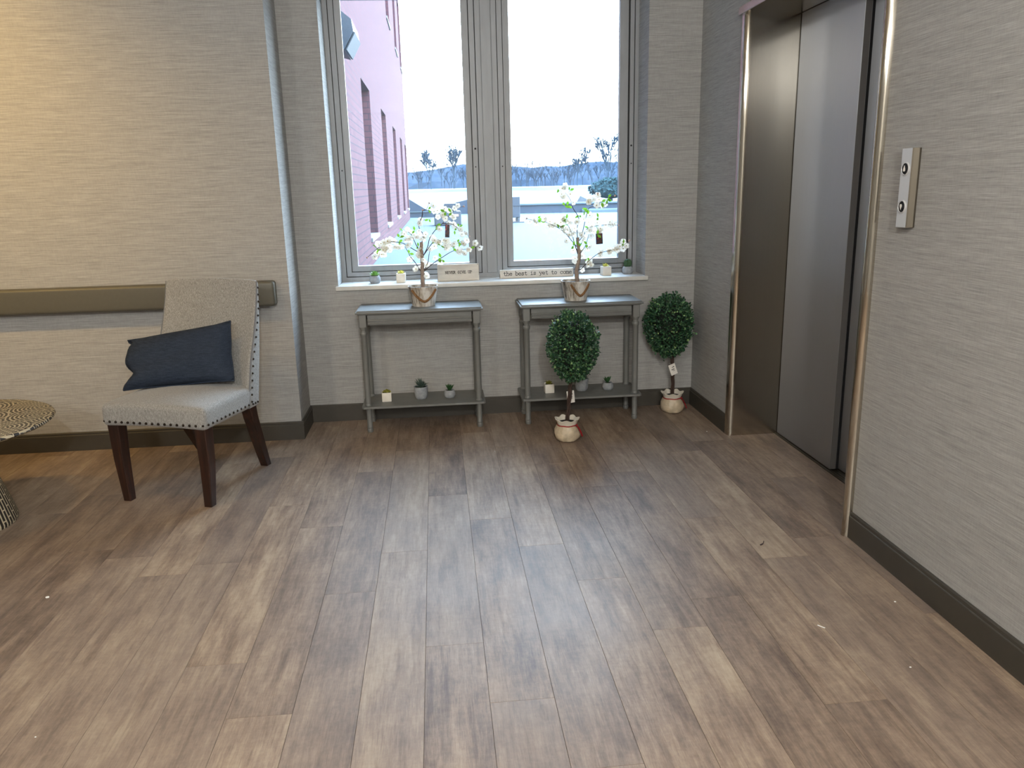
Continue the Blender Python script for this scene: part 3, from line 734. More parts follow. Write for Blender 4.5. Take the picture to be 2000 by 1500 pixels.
# upholstered chair
th = math.radians(-18.8)
ch = empty('upholstered_chair', (-1.276, 3.475, 0), th); tag(ch, 'heather grey upholstered side chair with nailhead trim and dark legs', 'chair')
CX, HW = 0.015, 0.262
def seat_def(p):
    u = (p.x - CX) / HW; v = (p.y - 0.17) / 0.21
    q = p.copy()
    if p.z > 0.40:
        k = min(1, (p.z - 0.40) / 0.05)
        q.z += 0.030 * max(0, 1 - u * u) * max(0, 1 - v * v * 0.8) * k
    if p.z < 0.40: q.z += 0.004 * math.cos(u * 2.5)
    return q
bm = NB(); add_rbox(bm, CX - HW, CX + HW, -0.04, 0.37, 0.364, 0.464, 0.024, (14, 12, 4), seat_def); obj('seat', bm, M['fabric'], ch)
def yr(z): return 0.398 + (z - 0.37) * 0.2 + 0.012 * math.sin((z - 0.37) / 0.58 * PI)
FP = [(0.362, 0.306), (0.44, 0.322), (0.52, 0.346), (0.59, 0.369), (0.68, 0.412), (0.779, 0.452), (0.85, 0.477), (0.914, 0.494), (0.96, 0.503)]
def yf(z):
    for (a, b), (c, d) in zip(FP, FP[1:]):
        if z <= c: return b + (d - b) * max(0, (z - a)) / (c - a)
    return FP[-1][1]
def back_def(p):
    z = p.z; u = (p.x - CX) / 0.25
    tt = (p.y + 0.05) / 0.10                      # 0 front, 1 rear
    f, r = yf(z), yr(z)
    f2 = f + (r - f) * 0.38 * max(0, 1 - (abs(u) / 0.92) ** 6)   # hollow between the wings
    q = Vector((CX + (p.x - CX) * (1 + 0.05 * (0.95 - z) / 0.55), 0, z + 0.012 * (1 - u * u) * max(0, (z - 0.85) / 0.1)))
    q.y = f2 + (r - f2) * min(max(tt, 0), 1)
    return q
bm = NB(); add_rbox(bm, CX - 0.25, CX + 0.25, -0.05, 0.05, 0.362, 0.948, 0.016, (24, 3, 22), back_def); obj('backrest', bm, M['fabric'], ch)
for s in (-1, 1):
    pts = []
    for k in range(25):
        z = 0.368 + (0.945 - 0.368) * k / 24
        pts.append((CX + s * (0.25 * (1 + 0.05 * (0.95 - z) / 0.55) - 0.003), yf(z) + 0.004, z))
    bm = NB(); add_tube(bm, pts, 0.0042, 6); obj('piping', bm, M['piping'], ch)
bm = NB(); bmesh.ops.create_uvsphere(bm, u_segments=10, v_segments=8, radius=0.006)
NAIL = bpy.data.meshes.new('nail'); bm.to_mesh(NAIL); bm.free(); NAIL.materials.append(M['nail'])
NAIL.polygons.foreach_set('use_smooth', [True] * len(NAIL.polygons))
def nail(p, r=0.006):
    o = bpy.data.objects.new('nail', NAIL); COL.objects.link(o); o.parent = ch; o.location = p; o.scale = (r / 0.006,) * 3
for k in range(17): nail((CX - HW + 0.014 + (2 * HW - 0.028) * k / 16, -0.0405 + (0.006 if k in (0, 16) else 0), 0.386))
for s in (-1, 1):
    for k in range(11): nail((CX + s * (HW - 0.0005), -0.015 + 0.32 * k / 10, 0.386))
    for k in range(17):
        z = 0.395 + 0.52 * k / 16; nail((CX + s * 0.2505 * (1 + 0.05 * (0.95 - z) / 0.55), min(yf(z) + 0.020, yr(z) - 0.006), z), 0.0055)
    for k in range(1, 4): nail((CX + s * 0.263, 0.318 + 0.021 * k, 0.382), 0.0055)
def leg_mesh(pts, bev=0.004):
    bm = NB(); rings = []
    for (x, y, z, hx, hy) in pts: rings.append([bm.verts.new((x + a * hx, y + b * hy, z)) for a, b in ((-1, -1), (1, -1), (1, 1), (-1, 1))])
    for a, b in zip(rings, rings[1:]):
        for k in range(4): bm.faces.new((a[k], a[(k + 1) % 4], b[(k + 1) % 4], b[k]))
    bm.faces.new(rings[0][::-1]); bm.faces.new(rings[-1])
    es = [e for e in bm.edges if abs(e.verts[0].co.z - e.verts[1].co.z) > 0.02]
    bmesh.ops.bevel(bm, geom=es, offset=bev, segments=2, profile=0.5, affect='EDGES'); return bm
for s in (-1, 1):
    x0 = CX + s * 0.220; x1 = CX + s * 0.209
    obj('leg', leg_mesh([(x1, 0.002, 0, 0.019, 0.019), (x0, 0.004, 0.20, 0.025, 0.025), (x0, 0.004, 0.385, 0.029, 0.029)]), M['walnut'], ch, smooth=False)
for s in (-1, 1):
    xs_ = [(0.180, 0.540, 0.0, 0.020), (0.192, 0.490, 0.10, 0.021), (0.205, 0.440, 0.20, 0.023), (0.217, 0.392, 0.30, 0.026), (0.224, 0.364, 0.39, 0.028)]
    obj('leg', leg_mesh([(CX * 0.5 + s * x * (1 if s > 0 else 0.78), y, z, h, h) for x, y, z, h in xs_]), M['walnut'], ch, smooth=False)

# navy cushion leaning in the chair (corners in the chair's frame, then placed in the room)
cu = NB(); n = 22
TL, TR, BRc, BLc = Vector((-0.334, 0.300, 0.684)), Vector((0.184, 0.378, 0.772)), Vector((0.226, 0.292, 0.505)), Vector((-0.262, 0.140, 0.480))
nrm = ((TR - BLc).cross(TL - BRc)).normalized()
if nrm.y > 0: nrm = -nrm
def cpt(i, j, side):
    u, v = i / n, j / n
    p = BLc * (1 - u) * (1 - v) + BRc * u * (1 - v) + TR * u * v + TL * (1 - u) * v
    e = (1 - (2 * u - 1) ** 4) * (1 - (2 * v - 1) ** 4)
    w = max(0.0, e) ** 0.5
    ctr = (TL + TR + BRc + BLc) / 4
    pinch = 0.045 * ((1 - (2 * u - 1) ** 2) * (2 * v - 1) ** 6 + (1 - (2 * v - 1) ** 2) * (2 * u - 1) ** 6)
    p = p + (ctr - p) * pinch
    rt = (BRc - BLc).normalized()
    p = p + rt * (0.040 * math.exp(-((v - 0.27) / 0.13) ** 2) * (1 - u) ** 5 - 0.006 * math.exp(-((v - 0.62) / 0.2) ** 2) * (1 - u) ** 5 + 0.022 * math.exp(-((v - 0.90) / 0.05) ** 2) * (1 - u) ** 8)
    wr = 0.006 * math.sin(9 * u + 4 * v) * (1 - w) + 0.004 * math.sin(14 * v - 5 * u)
    return p + nrm * (side * 0.064 * w + wr)
Mch = Matrix.Translation((-1.276, 3.475, 0)) @ Matrix.Rotation(th, 4, 'Z')
F_ = [[cu.verts.new(Mch @ cpt(i, j, 1)) for j in range(n + 1)] for i in range(n + 1)]
B_ = [[F_[i][j] if i in (0, n) or j in (0, n) else cu.verts.new(Mch @ cpt(i, j, -0.75)) for j in range(n + 1)] for i in range(n + 1)]
for i in range(n):
    for j in range(n):
        cu.faces.new((F_[i][j], F_[i + 1][j], F_[i + 1][j + 1], F_[i][j + 1])); cu.faces.new((B_[i][j], B_[i][j + 1], B_[i + 1][j + 1], B_[i + 1][j]))
edge = [F_[0][j].co.copy() for j in range(n)] + [F_[i][n].co.copy() for i in range(n)] + [F_[n][n - j].co.copy() for j in range(n)] + [F_[n - i][0].co.copy() for i in range(n + 1)]
CUO = obj('cushion', cu, M['navy']); tag(CUO, 'navy blue lumbar cushion leaning in the grey chair', 'cushion')
bm = NB(); add_tube(bm, edge, 0.0035, 6); obj('seam', bm, M['navy'], CUO)

# carved drum table at the left edge
t = empty('drum_table', (-2.095, 3.335, 0)); tag(t, 'round carved whitewashed drum table at the left edge of the room', 'side table')
bm = NB(); add_lathe(bm, [(0.395, 0.425), (0.418, 0.432), (0.428, 0.440), (0.424, 0.449), (0.410, 0.452)], 96); obj('tabletop', bm, M['carved'], t)
bm = NB(); add_lathe(bm, [(0.222, 0.0), (0.224, 0.012), (0.205, 0.09), (0.175, 0.20), (0.150, 0.30), (0.135, 0.38), (0.130, 0.428)], 96); obj('base', bm, M['drum'], t)

# ================================================================ PLANTS
def succulent_plant(kind):
    bm = NB(); rr = random.Random(hash(kind) % 1000 if False else len(kind) * 7 + ord(kind[0]))
    def blade(a, el, L, w, th_=0.004, curl=0.0):
        d = Vector((math.cos(a) * math.cos(el), math.sin(a) * math.cos(el), math.sin(el))); s = Vector((-math.sin(a), math.cos(a), 0)); up = s.cross(d) * -1
        P = []
        for q, ww in ((0, 0.55), (0.35, 1.0), (0.7, 0.8), (1.0, 0.05)):
            c = d * (L * q) + Vector((0, 0, 1)) * curl * q * q
            P.append([bm.verts.new(c + s * w * ww), bm.verts.new(c + up * th_ * ww), bm.verts.new(c - s * w * ww), bm.verts.new(c - up * th_ * ww)])
        for A, B in zip(P, P[1:]):
            for k in range(4): bm.faces.new((A[k], A[(k + 1) % 4], B[(k + 1) % 4], B[k]))
        bm.faces.new(P[-1]); bm.faces.new(P[0][::-1])
    if kind == 'rosette':
        for r_, (n_, el, L) in enumerate(((9, 0.25, 0.030), (8, 0.65, 0.026), (6, 1.05, 0.022))):
            for k in range(n_): blade(2 * PI * k / n_ + r_ * 0.35, el, L, 0.0085, 0.003, 0.006)
    elif kind == 'tuft':
        for k in range(26): blade(rr.uniform(0, 2 * PI), rr.uniform(0.35, 1.4), rr.uniform(0.018, 0.03), 0.0045, 0.003)
    elif kind == 'moss':
        for k in range(70):
            a = rr.uniform(0, 2 * PI); r = rr.uniform(0, 0.022)
            bmesh.ops.create_icosphere(bm, subdivisions=1, radius=rr.uniform(0.0035, 0.006), matrix=Matrix.Translation((r * math.cos(a), r * math.sin(a), 0.004 + 0.011 * (1 - r / 0.024) + rr.uniform(0, 0.003))))
    elif kind == 'spiky':
        for k in range(90): blade(rr.uniform(0, 2 * PI), rr.uniform(0.1, 1.45), rr.uniform(0.035, 0.062), 0.0028, 0.0018, -0.006)
    elif kind == 'aloe':
        for k in range(15): blade(2 * PI * k / 15 + rr.uniform(-0.2, 0.2), rr.uniform(0.75, 1.35), rr.uniform(0.028, 0.042), 0.0050, 0.004)
    elif kind == 'cactus':
        nr = 12
        def wob(k, z): return 1 + 0.09 * math.cos(2 * PI * k * nr)
        add_lathe(bm, [(0.012, 0), (0.020, 0.008), (0.0235, 0.022), (0.021, 0.036), (0.013, 0.046), (0.004, 0.050)], 48, wob=wob)
        for k in range(150):
            a = rr.uniform(0, 2 * PI); z = rr.uniform(0.004, 0.046); r = 0.0235 * math.sqrt(max(0.05, 1 - ((z - 0.022) / 0.030) ** 2))
            c = Vector((r * math.cos(a), r * math.sin(a), z)); bmesh.ops.create_icosphere(bm, subdivisions=1, radius=0.0022, matrix=Matrix.Translation(c))
    return bm
def potted(shape, kind, mat, loc, label, rot=0.0, s=1.0):
    t = empty('potted_succulent', loc, rot); tag(t, label, 'succulent', 'small potted succulents')
    bm = NB()
    if shape == 'cube':
        h = 0.054; a = 0.0275
        add_box(bm, -a, a, -a, a, 0, h, 0.003, 2)
        top = max(bm.faces, key=lambda f: f.calc_center_median().z if abs(f.normal.z) > 0.9 or True else 0)
        bmesh.ops.recalc_face_normals(bm, faces=bm.faces)
        top = [f for f in bm.faces if f.normal.z > 0.99 and f.calc_area() > 0.001][0]
        r = bmesh.ops.inset_region(bm, faces=[top], thickness=0.004); 
        for v in top.verts: v.co.z -= 0.007
        obj('pot', bm, M['white_pot'], t); zt = h - 0.006; rs = 0.021; pb = 'sq'
    elif shape == 'bowl':
        add_lathe(bm, [(0.024, 0), (0.029, 0.004), (0.0335, 0.015), (0.0335, 0.026), (0.0300, 0.038), (0.0255, 0.045), (0.0230, 0.045), (0.0225, 0.039)], 36); obj('pot', bm, M['grey_pot'], t); zt = 0.040; rs = 0.0225; pb = 'r'
    else:
        add_lathe(bm, [(0.028, 0), (0.031, 0.003), (0.036, 0.012), (0.039, 0.030), (0.0405, 0.074), (0.0375, 0.074), (0.0365, 0.066)], 40); obj('pot', bm, M['grey_pot'], t); zt = 0.068; rs = 0.0365; pb = 'r'
    bm = NB()
    if pb == 'sq': add_box(bm, -rs, rs, -rs, rs, zt - 0.004, zt + 0.001)
    else: add_lathe(bm, [(rs, zt - 0.003), (rs, zt), (rs * 0.5, zt + 0.002)], 20)
    obj('soil', bm, M['soil'], t, smooth=False)
    o = obj('plant', succulent_plant(kind), mat, t); o.location = (0, 0, zt + 0.001)
    o.scale = {'rosette': (1.12, 1.12, 1.3), 'tuft': (1.05, 1.05, 1.1), 'aloe': (1.1, 1.1, 1.15), 'spiky': (0.95, 0.95, 1.15)}.get(kind, (1, 1, 1))
    return t
SZ, HZ = 0.8145, 0.158
potted('bowl', 'rosette', M['suc_green'], (-0.375, 4.765, SZ), 'green rosette succulent in a round grey bowl on the sill below the brick building')
potted('cube', 'tuft', M['suc_yellow'], (-0.220, 4.765, SZ), 'yellow succulent in white cube pot on the sill, left of the left blossom tree')
potted('cube', 'tuft', M['suc_yellow'], (1.026, 4.768, SZ), 'yellow succulent in white cube pot on the sill, beside the small cactus', 0.12)
potted('bowl', 'cactus', M['cactus'], (1.170, 4.800, SZ), 'small green cactus in round grey bowl at the right end of the sill')
potted('cube', 'moss', M['suc_olive'], (-0.330, 4.487, HZ), 'olive moss plant in white cube pot on the shelf under the left window', 0.05)
potted('tall', 'spiky', M['suc_grey'], (-0.130, 4.505, HZ), 'spiky grey green succulent in tall grey pot, centre of the left table shelf')
potted('bowl', 'aloe', M['suc_dark'], (0.037, 4.500, HZ), 'dark aloe in round grey bowl on the right part of the left table shelf')
potted('cube', 'tuft', M['suc_olive'], (0.629, 4.505, HZ), 'olive tufted plant in white cube pot on the shelf left of the front topiary', 0.04)
potted('tall', 'spiky', M['suc_grey'], (0.828, 4.515, HZ), 'tall grey pot on the table shelf half hidden behind the front topiary', 1.0)
potted('bowl', 'aloe', M['suc_dark'], (0.985, 4.505, HZ), 'dark aloe in round grey bowl on the shelf right of the front topiary', 0.9)

# blossom trees
TREES = [{'trunk':[(-0.086,4.5,0.832),(-0.087,4.5,0.884),(-0.085,4.5,0.936),(-0.084,4.5,0.988),(-0.086,4.5,1.032),(-0.084,4.5,1.065)],'branches':[[(-0.096,4.5,0.904),(-0.123,4.5,0.951),(-0.149,4.5,0.986),(-0.161,4.501,1.014),(-0.177,4.501,1.042)],[(-0.09,4.5,1.002),(-0.133,4.503,1.028),(-0.186,4.506,1.061),(-0.24,4.51,1.071),(-0.278,4.513,1.071),(-0.317,4.516,1.045),(-0.361,4.519,1.011),(-0.383,4.523,0.994),(-0.394,4.526,0.985)],[(-0.088,4.5,1.002),(-0.112,4.509,1.046),(-0.13,4.518,1.09),(-0.143,4.528,1.112),(-0.169,4.537,1.133)],[(-0.083,4.5,1.056),(-0.071,4.514,1.103),(-0.09,4.527,1.136),(-0.094,4.541,1.163),(-0.071,4.554,1.182),(-0.022,4.568,1.189)],[(-0.073,4.5,0.994),(-0.05,4.503,1.038),(-0.034,4.506,1.088),(0.006,4.51,1.138),(0.039,4.513,1.164),(0.075,4.516,1.203),(0.103,4.519,1.229),(0.132,4.522,1.247),(0.163,4.525,1.254)],[(-0.091,4.5,1.165),(-0.072,4.516,1.207),(-0.068,4.532,1.234),(-0.047,4.548,1.243),(-0.03,4.564,1.276)],[(-0.077,4.5,0.988),(-0.062,4.482,1.009),(-0.007,4.465,1.076),(0.033,4.447,1.066),(0.059,4.429,1.04),(0.1,4.411,1.05),(0.134,4.394,1.07),(0.168,4.376,1.08)],[(-0.078,4.5,0.901),(-0.063,4.496,0.915),(-0.013,4.492,0.952),(0.03,4.488,0.978),(0.076,4.484,1.005),(0.121,4.48,1.021),(0.163,4.476,1.02),(0.211,4.472,1.035),(0.245,4.468,1.027)],[(0.039,4.5,1.164),(0.09,4.517,1.159),(0.117,4.534,1.14),(0.148,4.551,1.115),(0.19,4.568,1.081)],[(-0.077,4.5,0.908),(-0.053,4.502,0.952),(-0.043,4.504,1.0),(-0.033,4.506,1.03)]],'fl':[(-0.153,4.506,0.972),(-0.121,4.475,0.918),(-0.158,4.526,1.137),(-0.177,4.517,1.112),(-0.094,4.519,1.127),(-0.088,4.493,1.168),(-0.084,4.525,1.19),(-0.057,4.492,1.107),(-0.083,4.495,1.085),(-0.066,4.52,1.092),(-0.109,4.519,1.093),(-0.15,4.495,1.086),(-0.145,4.52,1.06),(-0.158,4.476,1.053),(-0.194,4.496,1.043),(-0.213,4.482,1.044),(-0.234,4.48,1.045),(-0.261,4.518,1.023),(-0.28,4.494,1.029),(-0.297,4.495,1.029),(-0.31,4.525,1.003),(-0.334,4.524,1.008),(-0.347,4.501,0.993),(-0.327,4.525,1.062),(-0.309,4.508,1.063),(-0.292,4.51,1.069),(-0.27,4.491,1.076),(-0.254,4.517,1.084),(-0.262,4.511,1.051),(-0.286,4.522,1.054),(-0.008,4.569,1.261),(0.015,4.55,1.234),(0.041,4.5,1.211),(0.057,4.492,1.191),(0.11,4.495,1.246),(0.128,4.495,1.259),(0.095,4.498,1.207),(0.016,4.562,1.198),(0.105,4.486,1.195),(0.053,4.513,1.244),(0.083,4.503,1.234),(0.02,4.492,1.135),(0.073,4.52,1.166),(-0.01,4.454,1.077),(0.041,4.43,1.077),(0.055,4.418,1.034),(-0.037,4.504,1.024),(-0.012,4.479,1.042),(0.016,4.456,1.063),(0.096,4.382,1.059),(-0.02,4.506,1.088),(0.064,4.451,1.068),(0.117,4.451,1.019),(0.128,4.481,1.005),(0.154,4.46,0.997),(0.183,4.469,1.018),(0.146,4.364,1.058),(0.167,4.348,1.078),(0.214,4.449,1.054),(0.242,4.476,1.026),(-0.012,4.47,0.978),(0.018,4.488,0.953),(0.102,4.524,1.16),(0.107,4.542,1.144),(0.147,4.535,1.1),(0.141,4.535,1.128),(-0.095,4.491,1.02),(-0.101,4.501,0.992),(-0.077,4.474,0.969),(-0.058,4.502,0.94),(-0.08,4.502,0.931),(-0.073,4.504,0.887),(-0.061,4.471,0.878),(-0.081,4.508,1.042)],'bud':[(-0.03,4.564,1.276),(0.163,4.525,1.254),(-0.392,4.526,0.987),(0.19,4.568,1.085),(-0.067,4.532,1.24)],'lf':[(-0.333,4.49,1.041),(-0.321,4.5,1.033),(-0.204,4.501,1.094),(-0.21,4.513,1.069),(-0.183,4.521,1.126),(-0.118,4.535,1.127),(-0.037,4.54,1.243),(-0.036,4.55,1.188),(0.007,4.492,1.159),(0.058,4.493,1.228),(0.092,4.492,1.224),(0.134,4.51,1.144),(0.106,4.532,1.124),(-0.019,4.516,1.046),(0.022,4.423,1.048),(0.116,4.366,1.066),(0.131,4.403,1.063),(0.214,4.463,1.029),(0.023,4.474,0.976),(0.026,4.467,0.966),(-0.155,4.494,1.004),(-0.102,4.512,1.039),(0.089,4.4,1.034)]},{'trunk':[(0.803,4.5,0.818),(0.796,4.5,0.872),(0.808,4.5,0.924),(0.814,4.5,0.973),(0.805,4.5,1.025),(0.804,4.5,1.065)],'branches':[[(0.803,4.5,0.889),(0.816,4.495,0.879),(0.859,4.491,0.923),(0.883,4.486,0.944),(0.921,4.482,0.971),(0.97,4.477,0.984),(1.012,4.472,0.993),(1.054,4.468,1.01),(1.077,4.463,1.026),(1.094,4.459,1.04)],[(0.805,4.5,0.97),(0.781,4.47,1.032),(0.765,4.441,1.075),(0.743,4.411,1.121),(0.721,4.382,1.152)],[(0.8,4.5,1.012),(0.784,4.509,1.031),(0.736,4.518,1.089),(0.702,4.527,1.117),(0.661,4.536,1.138),(0.613,4.545,1.158),(0.565,4.553,1.161),(0.52,4.562,1.176)],[(0.804,4.5,1.06),(0.797,4.479,1.116),(0.804,4.459,1.172),(0.769,4.438,1.227),(0.759,4.418,1.248),(0.745,4.397,1.278),(0.715,4.377,1.315)],[(0.809,4.5,1.046),(0.824,4.497,1.06),(0.838,4.493,1.121),(0.855,4.49,1.193),(0.869,4.487,1.227),(0.896,4.484,1.236),(0.927,4.48,1.256),(0.976,4.477,1.275),(1.013,4.474,1.291)],[(0.809,4.5,1.001),(0.833,4.508,1.041),(0.856,4.515,1.106),(0.901,4.523,1.122),(0.952,4.531,1.127),(0.99,4.538,1.129),(1.053,4.546,1.122)],[(0.812,4.5,0.966),(0.84,4.449,1.021),(0.848,4.397,1.085)]],'fl':[(0.748,4.44,1.086),(0.734,4.419,1.111),(0.721,4.406,1.125),(0.69,4.383,1.157),(0.712,4.501,1.128),(0.726,4.369,1.164),(0.739,4.494,1.049),(0.562,4.557,1.171),(0.573,4.535,1.149),(0.619,4.533,1.172),(0.652,4.546,1.155),(0.658,4.54,1.126),(0.678,4.545,1.131),(0.677,4.524,1.147),(0.701,4.516,1.145),(0.732,4.517,1.103),(0.699,4.371,1.178),(0.765,4.422,1.09),(0.743,4.368,1.15),(0.694,4.353,1.339),(0.692,4.362,1.309),(0.706,4.386,1.297),(0.716,4.385,1.354),(0.792,4.454,1.155),(0.764,4.408,1.261),(0.739,4.36,1.308),(0.857,4.46,1.265),(0.871,4.464,1.274),(0.892,4.482,1.275),(0.925,4.485,1.273),(0.907,4.468,1.24),(0.942,4.482,1.238),(0.959,4.481,1.245),(0.872,4.488,1.186),(0.831,4.456,1.168),(0.917,4.481,1.296),(0.869,4.508,1.147),(0.89,4.521,1.126),(0.918,4.504,1.143),(0.939,4.52,1.11),(0.935,4.532,1.093),(0.975,4.536,1.126),(0.996,4.52,1.145),(0.863,4.405,1.078),(0.9,4.519,1.094),(1.026,4.539,1.133),(0.872,4.486,1.104),(0.947,4.523,1.096),(0.779,4.46,1.118),(0.85,4.446,1.004),(0.835,4.496,1.046),(0.825,4.503,0.99),(0.778,4.496,0.992),(0.829,4.502,0.958),(0.786,4.484,0.949),(0.784,4.496,0.932),(0.859,4.49,0.927),(0.874,4.494,0.929),(0.859,4.475,0.911),(0.831,4.499,0.878),(0.936,4.486,0.977),(0.931,4.479,0.96),(0.979,4.486,0.99),(0.99,4.485,0.975),(1.003,4.463,0.994),(1.024,4.464,0.99),(1.037,4.444,1.012),(1.06,4.467,1.034),(1.063,4.475,0.995),(0.822,4.486,1.078),(0.845,4.494,1.063)],'bud':[(0.52,4.562,1.176),(1.013,4.474,1.291),(1.051,4.546,1.123),(1.094,4.459,1.04),(0.916,4.48,1.305)],'lf':[(0.681,4.376,1.336),(0.738,4.376,1.328),(0.713,4.395,1.246),(0.731,4.419,1.245),(0.84,4.483,1.214),(0.861,4.483,1.22),(0.805,4.446,1.189),(0.582,4.548,1.174),(0.599,4.546,1.157),(0.7,4.377,1.174),(0.721,4.381,1.173),(0.698,4.498,1.122),(0.719,4.503,1.121),(0.868,4.503,1.117),(0.914,4.519,1.125),(0.926,4.509,1.17),(0.896,4.395,1.084),(0.937,4.475,1.259),(0.966,4.449,1.272),(0.973,4.466,1.285),(0.8,4.479,1.024),(0.772,4.443,1.02),(0.846,4.424,1.029),(1.059,4.446,1.025),(0.854,4.468,0.95)]}]

def blossom_mesh():
    bm = NB()
    for k in range(5):
        a = 2 * PI * k / 5; d = Vector((math.cos(a), math.sin(a), 0)); s = Vector((-math.sin(a), math.cos(a), 0)); z = Vector((0, 0, 1))
        P = [d * 0.0015, d * 0.008 + s * 0.0066 + z * 0.0015, d * 0.0150 + s * 0.0080 + z * 0.0040, d * 0.0185 + z * 0.0052, d * 0.0150 - s * 0.0080 + z * 0.0040, d * 0.008 - s * 0.0066 + z * 0.0015, d * 0.010 + z * 0.0002]
        v = [bm.verts.new(p) for p in P]
        for i in range(6): bm.faces.new((v[6], v[i], v[(i + 1) % 6]))
    c0 = len(bm.faces)
    bmesh.ops.create_icosphere(bm, subdivisions=1, radius=0.0030, matrix=Matrix.Translation((0, 0, 0.0028)))
    bm.faces.ensure_lookup_table()
    for f in bm.faces[c0:]: f.material_index = 1
    c1 = len(bm.faces)
    add_lathe(bm, [(0.0008, -0.006), (0.0022, -0.003), (0.0028, 0.0006)], 6)
    bm.faces.ensure_lookup_table()
    for f in bm.faces[c1:]: f.material_index = 2
    me = bpy.data.meshes.new('blossom'); bm.to_mesh(me); bm.free()
    for m in (M['petal'], M['stamen'], M['twig']): me.materials.append(m)
    me.polygons.foreach_set('use_smooth', [True] * len(me.polygons)); return me
def leaf_mesh():
    bm = NB()
    for a0, L in ((0.0, 0.030), (1.9, 0.024)):
        d = Vector((math.cos(a0), math.sin(a0), 0.25)).normalized(); s = Vector((-math.sin(a0), math.cos(a0), 0)); z = Vector((0, 0, 1))
        v = [bm.verts.new(p) for p in (Vector((0, 0, 0)), d * L * 0.4 + s * 0.0075 + z * 0.002, d * L * 0.75 + s * 0.0055 + z * 0.002, d * L, d * L * 0.75 - s * 0.0055 + z * 0.002, d * L * 0.4 - s * 0.0075 + z * 0.002, d * L * 0.55 - z * 0.001)]
        for i in range(6): bm.faces.new((v[6], v[i], v[(i + 1) % 6]))
    me = bpy.data.meshes.new('leaf'); bm.to_mesh(me); bm.free(); me.materials.append(M['leaf']); me.polygons.foreach_set('use_smooth', [True] * len(me.polygons)); return me
def bud_mesh():
    bm = NB(); bmesh.ops.create_icosphere(bm, subdivisions=2, radius=0.0058, matrix=Matrix.Diagonal((0.85, 0.85, 1.25, 1)))
    me = bpy.data.meshes.new('bud'); bm.to_mesh(me); bm.free(); me.materials.append(M['calyx']); me.polygons.foreach_set('use_smooth', [True] * len(me.polygons)); return me
BLOS, LEAF, BUD = blossom_mesh(), leaf_mesh(), bud_mesh()
def inst(name, me, parent, loc, rot, s):
    o = bpy.data.objects.new(name, me); COL.objects.link(o); o.parent = parent; o.location = loc; o.rotation_euler = rot; o.scale = (s, s, s); return o
